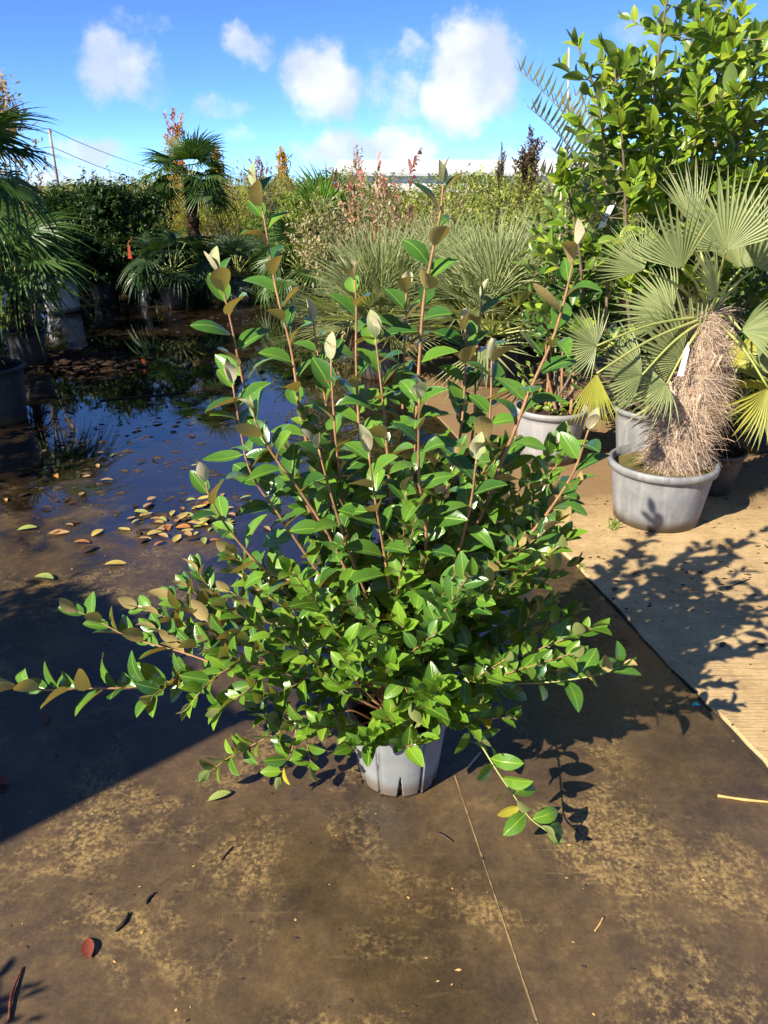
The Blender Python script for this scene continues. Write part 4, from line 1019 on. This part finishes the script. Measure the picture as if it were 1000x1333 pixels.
bs_('red', 338, 21, 207, .85, 'columnar_tree', 'dusky red tree beside the glowing orange gold columnar tree')
bs_('palebrown', 465, 19, 195, .7, 'columnar_tree', 'sparse pale brown tree in front of the white hall')
bs_('brownred', 686, 12.0, 183, .62, 'columnar_tree', 'dense reddish brown conical tree at the right end of the white hall')
bs_('varieg', 462, 9.3, 262, 1.25, 'variegated_shrub', 'cream and green variegated shrub left behind the silvery fan palms', k=0)
bs_('varieg', 540, 9.8, 255, 1.2, 'variegated_shrub', 'cream and green variegated shrub in the middle behind the silvery fan palms', k=1, rz=2)
bs_('pink', 500, 10.4, 236, .8, 'pink_shrub', 'pink tipped shrub above the variegated shrubs')
bs_('red', 497, 12.5, 234, .5, 'red_shrub', 'small red tipped shrub in front of the white hall')
bs_('yellow', 408, 11.8, 262, .8, 'golden_shrub', 'golden yellow shrub below the bright green fan palm', rz=1)
bs_('mid', 372, 12.2, 262, 1.1, 'round_shrub', 'dark rounded shrub behind the dark arching fan palm')
bs_('yellow', 222, 14.8, 228, 1.2, 'yellow_shrub', 'tall yellow green shrub left behind the shaggy palm trunk', k=0)
bs_('yellow', 283, 14.5, 236, 1.3, 'yellow_shrub', 'broad yellow green shrub right behind the shaggy palm trunk', k=1, rz=1)
bs_('olive', 196, 14.0, 226, 1.1, 'olive_shrub', 'wispy grey olive shrub above the dark hedging plants', k=0)
bs_('varieg', 318, 13.6, 246, 1.2, 'variegated_shrub', 'cream variegated shrub behind the blue green fan palm', rz=1, k=1)
bs_('olive', 350, 15.0, 228, 1.5, 'olive_shrub', 'pale olive shrub under the red and gold trees', k=1)
bs_('light', 640, 11.5, 246, 1.7, 'leafy_shrub', 'light green leafy shrub left of the reddish brown conical tree', k=0)
bs_('light', 725, 9.8, 252, 1.3, 'leafy_shrub', 'light green shrub just right of the reddish brown conical tree', k=1)
bs_('light', 590, 12.5, 236, 1.4, 'leafy_shrub', 'light green shrub with ragged top before the white hall', k=1, rz=1)
bs_('light', 655, 9.4, 292, 1.3, 'leafy_shrub', 'low light green shrub behind the silvery palm in the black pot', k=0)
bs_('brownred', 650, 13.5, 200, .25, 'columnar_tree', 'thin sparse sapling left of the reddish brown conical tree')
# far rows, one plant kind per label
far = random.Random(5)
FL = {'olive': ('far_olive_shrub', 'wispy pale olive shrub in the far nursery rows'), 'yellow': ('far_yellow_shrub', 'yellow green shrub in the far nursery rows'),
      'mid': ('far_green_shrub', 'mid green rounded shrub in the far nursery rows'), 'light': ('far_light_shrub', 'light green ragged shrub in the far nursery rows')}
for Y, n, top in ((16.5, 11, 240), (19.5, 12, 236), (23.5, 14, 232), (29, 14, 229)):
    for i in range(n):
        u = -60 + (1060 + 60) * (i + far.uniform(.1, .9)) / n
        key = far.choice(['olive', 'yellow', 'light', 'mid', 'light', 'olive'])
        tp = top + far.uniform(-9, 8) + (14 if u < 190 else 0)
        bs_(key, u, Y + far.uniform(-1, 1), tp, far.uniform(1.9, 2.7) * (Y / 18), FL[key][0], FL[key][1], key + ' shrubs of the far nursery rows', rz=far.uniform(0, 6), k=far.randrange(2))

# ------------------------------------------------------------------ left foreground palms
lf1 = palm(200, [M_PALM, M_PALMDARK], nf=17, Rr=.46, trunk=1.32, trunkr=.10, pot=(.26, .22, .42, M_POTBLACK), pet=.36, elev=(-35, 75), nseg=30, nfib=2600, droop=.35, fibre=M_FIBREDARK)
place(lf1, 'tall_fan_palm', (-2.96, 5.55, 0), 'tall dark fan palm in a black pot at the left edge of the yard', 'palm', rz=.7)
lf2 = palm(201, [M_PALM, M_PALMDARK], nf=5, Rr=.50, trunk=.45, trunkr=.022, pot=(.185, .16, .36, M_POTBLACK), pet=.42, elev=(15, 82), nseg=24, nfib=150, droop=.75, stems=4, spread=.05, fuse=.35, wfac=1.1)
place(lf2, 'cane_fan_palm', (-3.52, 7.45, 0), 'slender multi stemmed fan palm in a black pot beside the dark debris heap', 'palm', rz=2.2)
ta = shrub(210, .7, 2.7, M_PALEBROWN, 900, .075, SMALL, 'cone', 1.2, 3, M_STEMGREY, .25, .4)
place(ta, 'autumn_tree', (P(8, 200, 9.5).x, 9.5, 0), 'thin pale autumn tree behind the tall dark fan palm', 'tree', sc=(1, 1, Zt(115, 9.5) / 2.7))
yl = shrub(211, .6, .6, M_YELLOWGREEN, 900, .06, SMALL, 'round', .02, 4, M_STEMGREY, .1)
place(yl, 'low_yellow_shrub', (P(40, 390, 10.2).x, 10.2, 0), 'low yellow leaved shrub beside the large pale leaning pot', 'shrub')

# unseen shed, hedging plants and shrub, added to throw shade over the wet yard
SD = SUN_TO; NN = Vector((-SD.y, SD.x, 0))
M_BOARD = simple('shed_board', (.20, .14, .09), (.13, .09, .06), 6, .8, .5, 40)
def build_shade_shed():
    c = SD * -2.35 + NN * 2.40
    root = thing('added_shade_shed', (c.x, c.y, 0), 'added unseen boarded shed casting the straight-edged shade on the yard', 'shed', rz=math.atan2(SD.y, SD.x))
    w, dp, h = .56, .36, 1.96                     # half width along the row, half depth, height
    for k in range(10):
        y0 = -w + 2 * w * k / 10
        mb = MB(); mb.box(dp - .02, dp, y0 + .002, y0 + 2 * w / 10 - .002, .02, h); obj('board', mb.mesh('board', M_BOARD, smooth=False), root)
        mb = MB(); mb.box(-dp, -dp + .02, y0 + .002, y0 + 2 * w / 10 - .002, .02, h); obj('board', mb.mesh('board', M_BOARD, smooth=False), root)
    for sgn in (-1, 1):
        mb = MB(); y = sgn * (w - .03); mb.box(-dp + .025, dp - .025, y - .02, y + .02, 0, h); obj('side_wall', mb.mesh('side_wall', M_BOARD, smooth=False), root)
    mb = MB(); mb.box(-dp - .04, dp + .03, -w - .01, w + .01, h + .004, h + .05); obj('roof', mb.mesh('roof', M_BOARD, smooth=False), root)
    mb = MB(); mb.box(dp + .003, dp + .03, -.1, .1, 1.0, 1.06); obj('handle', mb.mesh('handle', M_STEMDARK, smooth=False), root)
build_shade_shed()
for i, (s_, n_, h) in enumerate(((-1.40, 2.50, .98), (-1.7, 3.0, 1.02))):  # unseen plants added to give the shed's shade a leafy end
    q = SD * s_ + NN * n_
    place(dark[i % 2], 'potted_hedge_plant', (q.x, q.y, 0), 'unseen dark hedging plant added beside the shed to roughen its shade', 'shrub', 'added hedging plants shading the yard', rz=i * 1.9, sc=(.72, .72, h))
rs = shrub(221, .34, .70, M_MIDGREEN, 8000, .05, SMALL, 'round', .05, 4, M_STEMDARK, .14, pot=(.16, .13, .24, M_POTBLACK))  # unseen shrub, added and packed dense for the shade in the near left corner
q = SD * -1.25 + NN * 1.34
place(rs, 'added_shade_shrub', (q.x, q.y, 0), 'unseen rounded shrub in a black pot, added to shade the near left corner', 'shrub')

# ------------------------------------------------------------------ far structures: white hall, utility poles
mm, t, bs = new_mat('white_cladding'); tc = t.add('ShaderNodeTexCoord')
lk(t, t.mix(t.noise(tc.outputs['Object'], .4, 4, .6), (.78, .79, .80), (.66, .68, .70)), bs, 'Base Color'); bs.inputs['Roughness'].default_value = .5
M_CLAD = mm; M_CLADGREY = simple('grey_trim', (.4, .42, .44), (.34, .36, .38), 2, .6, 0)
hx0, hx1, hy = P(440, 210, 75).x, P(800, 210, 75).x, 75.0
hall = thing('white_hall', ((hx0 + hx1) / 2, hy, 0), 'long low white hall behind the far nursery rows', 'building')
inv = inverse(hall); ez, rz_ = Zt(226, 75), Zt(205, 75)
mb = MB(); mb.box(hx0, hx1, hy, hy + 22, -.02, ez); obj('wall', mb.mesh('wall', M_CLAD, smooth=False), hall, inv=inv)
nr = 24
for i in range(nr):
    a, b = hx0 - .5 + (hx1 - hx0 + 1) * i / nr, hx0 - .5 + (hx1 - hx0 + 1) * (i + 1) / nr - .03
    mb = MB(); y0, y1 = hy - .5, hy + 11
    mb.v = [Vector((a, y0, ez + .01)), Vector((b, y0, ez + .01)), Vector((b, y1, rz_)), Vector((a, y1, rz_)), Vector((b, y1 + 11.5, ez + .01)), Vector((a, y1 + 11.5, ez + .01)),
            Vector((a, y0, ez + .12)), Vector((b, y0, ez + .12)), Vector((b, y1, rz_ + .1)), Vector((a, y1, rz_ + .1)), Vector((b, y1 + 11.5, ez + .12)), Vector((a, y1 + 11.5, ez + .12))]
    for f in ((6, 7, 8, 9), (9, 8, 10, 11), (0, 1, 7, 6), (1, 2, 8, 7), (2, 4, 10, 8), (3, 0, 6, 9), (5, 3, 9, 11), (4, 5, 11, 10), (1, 0, 3, 2), (2, 3, 5, 4)): mb.quad(*f)
    obj('roof_panel', mb.mesh('roof_panel', M_CLAD, smooth=False), hall, inv=inv)
mb = MB(); mb.box(hx0 - .5, hx1 + .5, hy - .62, hy - .51, ez - .2, ez + .1); obj('gutter', mb.mesh('gutter', M_CLADGREY, smooth=False), hall, inv=inv)
def pole(u, v, Y, label):
    top = P(u, v, Y); root = thing('utility_pole', (top.x, Y, -.02), label, 'pole'); iv = inverse(root)
    mb = MB(); mb.tube([Vector((top.x, Y, -.3)), Vector((top.x, Y, top.z * .5)), top], [.19, .16, .13], 10); obj('shaft', mb.mesh('shaft', M_POLE), root, inv=iv)
    for s in (-.18, .18):
        mb = MB(); mb.tube([top + Vector((s, 0, -.35)), top + Vector((s, 0, -.1))], [.06, .05], 8); obj('insulator', mb.mesh('insulator', M_CLADGREY), root, inv=iv)
    return top
p1 = pole(64, 168, 85, 'pale wooden utility pole rising beyond the dark hedging plants')
p2 = pole(318, 224, 150, 'distant utility pole standing among the far nursery rows')
p0 = pole(-260, 100, 60, 'nearer utility pole carrying the same wires out to the left')
for (a, b, s, off) in ((p1, p2, 2.2, .05), (p1, p2, 2.4, -1.6), (p0, p1, 1.2, .05), (p0, p1, 1.3, -1.6)):
    mb = MB(); pts = [a.lerp(b, k / 14) + Vector((0, 0, off - s * 4 * (k / 14) * (1 - k / 14))) for k in range(15)]
    mb.tube(pts, .035, 4); o = obj('overhead_wire', mb.mesh('overhead_wire', M_WIRE)); tag(o, 'thin sagging overhead wire between the utility poles', 'wire', 'overhead wires')

# ------------------------------------------------------------------ litter on the ground
def litter_mat(name, c): return simple(name, c, tuple(x * .55 for x in c), 30, .55, .4, 80)
LM = {'yellow': litter_mat('fallen_yellow', (.50, .38, .09)), 'green': litter_mat('fallen_green', (.30, .36, .09)), 'tan': litter_mat('fallen_tan', (.42, .26, .11)), 'red': litter_mat('fallen_red', (.22, .05, .025)),
      'brown': litter_mat('fallen_brown', (.055, .032, .02)), 'orange': litter_mat('fallen_orange', (.42, .17, .04))}
lit_mesh = {}
for c in LM:
    for k in range(3):
        V, F, UV = leaf_template(.38 + .05 * k, .05 * (1 if k != 1 else -1), .16, .2 * (k - 1))
        lit_mesh[c, k] = batch_mesh('fallen_leaf', V, F, UV, np.eye(3)[None], np.zeros((1, 3)), np.zeros(1), LM[c])
def fallen(u, v, c, size, a=None, label=None, place_='on the wet concrete'):
    p = G(u, v); z = .004
    if p.x > slab_x(p.y): z = SLZ + .004
    o = obj('fallen_leaf', lit_mesh[c, random.randrange(3)])
    a = random.uniform(0, 6.28) if a is None else a
    o.rotation_euler = (random.gauss(0, .05), random.gauss(0, .10), a); o.scale = (size, size, size * .8); o.location = (p.x, p.y, z + size * .035)
    tag(o, label or f'{c} fallen leaf lying {place_}', 'leaf', None if label else f'{c} fallen leaves {place_}')
    return o
fallen(135, 737, 'yellow', .11, -1.3, 'long yellow fallen leaf lying alone on wet concrete')
fallen(45, 752, 'green', .11, -1.9, 'long green fallen leaf lying alone on wet concrete')
fallen(22, 692, 'green', .10, -1.2, 'pale green fallen leaf lying on a damp streak')
fallen(62, 696, 'tan', .11, -1.4, 'tan fallen leaf lying on a damp streak')
fallen(270, 1045, 'green', .072, -1.1, 'pale green curled leaf lying below the long low branch')
fallen(116, 1252, 'red', .062, .4, 'curled red brown leaf lying on bare concrete')
fallen(60, 944, 'red', .06, .3, 'dark red leaf lying flat in the shade')
fallen(15, 1022, 'red', .10, 1.5, 'broad dark red leaf lying in the shade')
fallen(345, 768, 'yellow', .10, -.9, 'yellow leaf fallen behind the long low branch')
for i in range(70):
    u = random.gauss(238, 45); v = random.gauss(678, 14) - (u - 235) * .03
    fallen(u, v, random.choice(['yellow', 'tan', 'tan', 'green', 'orange', 'brown', 'yellow']), random.uniform(.05, .095), place_='in the leaf drift at the water edge')
for i in range(40):
    fallen(random.uniform(70, 420), random.uniform(520, 660), random.choice(['brown', 'brown', 'tan', 'brown', 'green']), random.uniform(.04, .085), place_='in the standing water')
for i in range(30):
    fallen(random.uniform(60, 240), random.uniform(400, 510), 'brown', random.uniform(.06, .13), place_='near the dark debris heap')
for i in range(14):
    fallen(random.uniform(0, 130), random.uniform(585, 700), random.choice(['brown', 'tan', 'orange']), random.uniform(.05, .09), place_='on the damp shaded concrete')
for i in range(8):
    fallen(random.uniform(780, 1000), random.uniform(690, 860), 'brown', random.uniform(.03, .055), place_='on the dry slab')

def stick(u0, v0, u1, v1, r, mat, label, name='twig', lift=.0):
    a, b = G(u0, v0), G(u1, v1); z = (SLZ if a.x > slab_x(a.y) else 0) + r * .9
    m_ = a.lerp(b, .5) + Vector((random.gauss(0, .004), random.gauss(0, .004), lift))
    up = Vector((0, 0, z)); mb = MB(); mb.tube(smooth_path([a + up, m_ + up, b + up], 5), [r, r, r * .95, r * .9, r, r * 1.05, r, r * .85, r * .8, r * .7, r * .5], 6)
    o = obj(name, mb.mesh(name, mat)); return tag(o, label, 'twig')
stick(150, 1213, 168, 1190, .005, M_TWIG, 'short dark twig lying on bare concrete')
stick(12, 1330, 30, 1260, .0032, litter_mat('red_twig', (.20, .05, .03)), 'reddish twig lying in the small patch of shade', lift=.004)
stick(934, 1037, 1010, 1046, .0042, M_STRAW, 'straw coloured stalk lying near the slab joint', 'straw_stalk')
stick(785, 1195, 774, 1213, .0025, M_STRAW, 'tiny straw bit lying on wet concrete', 'straw_bit')
stick(288, 1120, 303, 1103, .003, M_TWIG, 'small dark crumpled twig below the pot', 'twig')
stick(608, 1001, 626, 980, .0035, M_CANE, 'pale split stick leaning by the slotted pot', 'cane_piece', .01)
stick(190, 1177, 202, 1163, .004, M_TWIG, 'stubby dark twig on bare concrete', 'twig')
stick(130, 522, 300, 505, .006, M_TWIG, 'long thin dark twig lying in the standing water', 'twig')
stick(570, 1085, 590, 1097, .003, M_TWIG, 'tiny curved twig in front of the slotted pot', 'twig')
stick(945, 770, 975, 758, .004, M_TWIG, 'dark twig lying on the dry slab', 'twig')
# turquoise scrap at the slab edge
mb = MB(); c = G(906, 918, SLZ + .003); 
for (dx, dy, dz) in ((-.013, -.002, 0), (-.006, -.009, .006), (.004, -.008, .004), (.014, -.006, .007), (.013, .004, .002), (.002, .009, .008), (-.010, .006, .003)): mb.v.append(c + Vector((dx, dy, dz)))
mb.v.append(c + Vector((0, 0, .010)))
for k in range(7): mb.quad(k, (k + 1) % 7, 7)
tag(obj('plastic_scrap', mb.mesh('plastic_scrap', M_TURQ, smooth=False)), 'small turquoise plastic scrap on the slab edge', 'scrap')
# tufts in the joint and by the pot
def tuft(u, v, n, h, label):
    p = G(u, v); D = np.stack([rng.normal(0, .5, n), rng.normal(0, .5, n), np.ones(n)], 1); Pn = np.array([tuple(p)] * n) + np.stack([rng.normal(0, .012, n), rng.normal(0, .012, n), np.zeros(n)], 1)
    Mx = frames(D, rng.normal(0, 1, (n, 3)), h * (.5 + rng.random(n)), .5)
    tag(obj('weed_tuft', batch_mesh('weed_tuft', *NARROW, Mx, Pn, rng.random(n), M_TALL)), label, 'weed')
tuft(757, 742, 22, .035, 'tiny green weed growing in the slab joint')
tuft(797, 690, 26, .06, 'small grass tuft between the dusty pot and the wide grey tub')
tuft(811, 650, 12, .05, 'tiny weed at the foot of the wide grey tub')
# grit and specks
def grit(name, n, sampler, size, mat, label=None):
    tv = np.array([(-1, -.6, 0), (.2, -1, 0), (1, .1, 0), (.1, .9, 0), (0, 0, .6)]); tf = [(0, 1, 4), (1, 2, 4), (2, 3, 4), (3, 0, 4)]
    Pn = np.array([sampler() for _ in range(n)]); a = rng.random(n) * 6.28; s = size * (.3 + rng.random(n) ** 3 * 1.8)
    Mx = np.zeros((n, 3, 3)); Mx[:, 0, 0] = np.cos(a) * s * (1 + rng.random(n)); Mx[:, 1, 0] = np.sin(a) * s; Mx[:, 0, 1] = -np.sin(a) * s; Mx[:, 1, 1] = np.cos(a) * s * .7; Mx[:, 2, 2] = s * .6
    o = obj(name, batch_mesh(name, tv, tf, None, Mx, Pn, rng.random(n), mat), kind='stuff'); o['label'] = label; o['category'] = 'debris'
def s_yard():
    p = G(random.uniform(-40, 1040), random.uniform(640, 1333) ** 1.0); return (p.x, p.y, .0015 if p.x < slab_x(p.y) else SLZ + .0005)
def s_water():
    p = G(random.uniform(40, 440), random.uniform(410, 680)); return (p.x, p.y, .0015)
def s_pile():
    p = G(random.gauss(105, 32), random.gauss(474, 7)); return (p.x, p.y, abs(random.gauss(0, .018)))
def s_slab():
    p = G(random.uniform(700, 1000), random.uniform(570, 800)); return (p.x, p.y, (SLZ if p.x > slab_x(p.y) else 0) + .0008)
grit('dark_specks', 420, s_yard, .0035, M_TWIG, 'dark specks of grit over the yard')
grit('light_specks', 160, s_yard, .0028, M_STRAW, 'pale specks of grit over the yard')
grit('water_debris', 850, s_water, .016, M_TWIG, 'dark plant scraps floating over the wet yard')
grit('debris_heap', 900, s_pile, .035, M_SOIL, 'dark heap of wet leaf debris by the black pots')
grit('slab_soil', 700, s_slab, .006, M_SOIL, 'soil crumbs scattered on the dry slab')
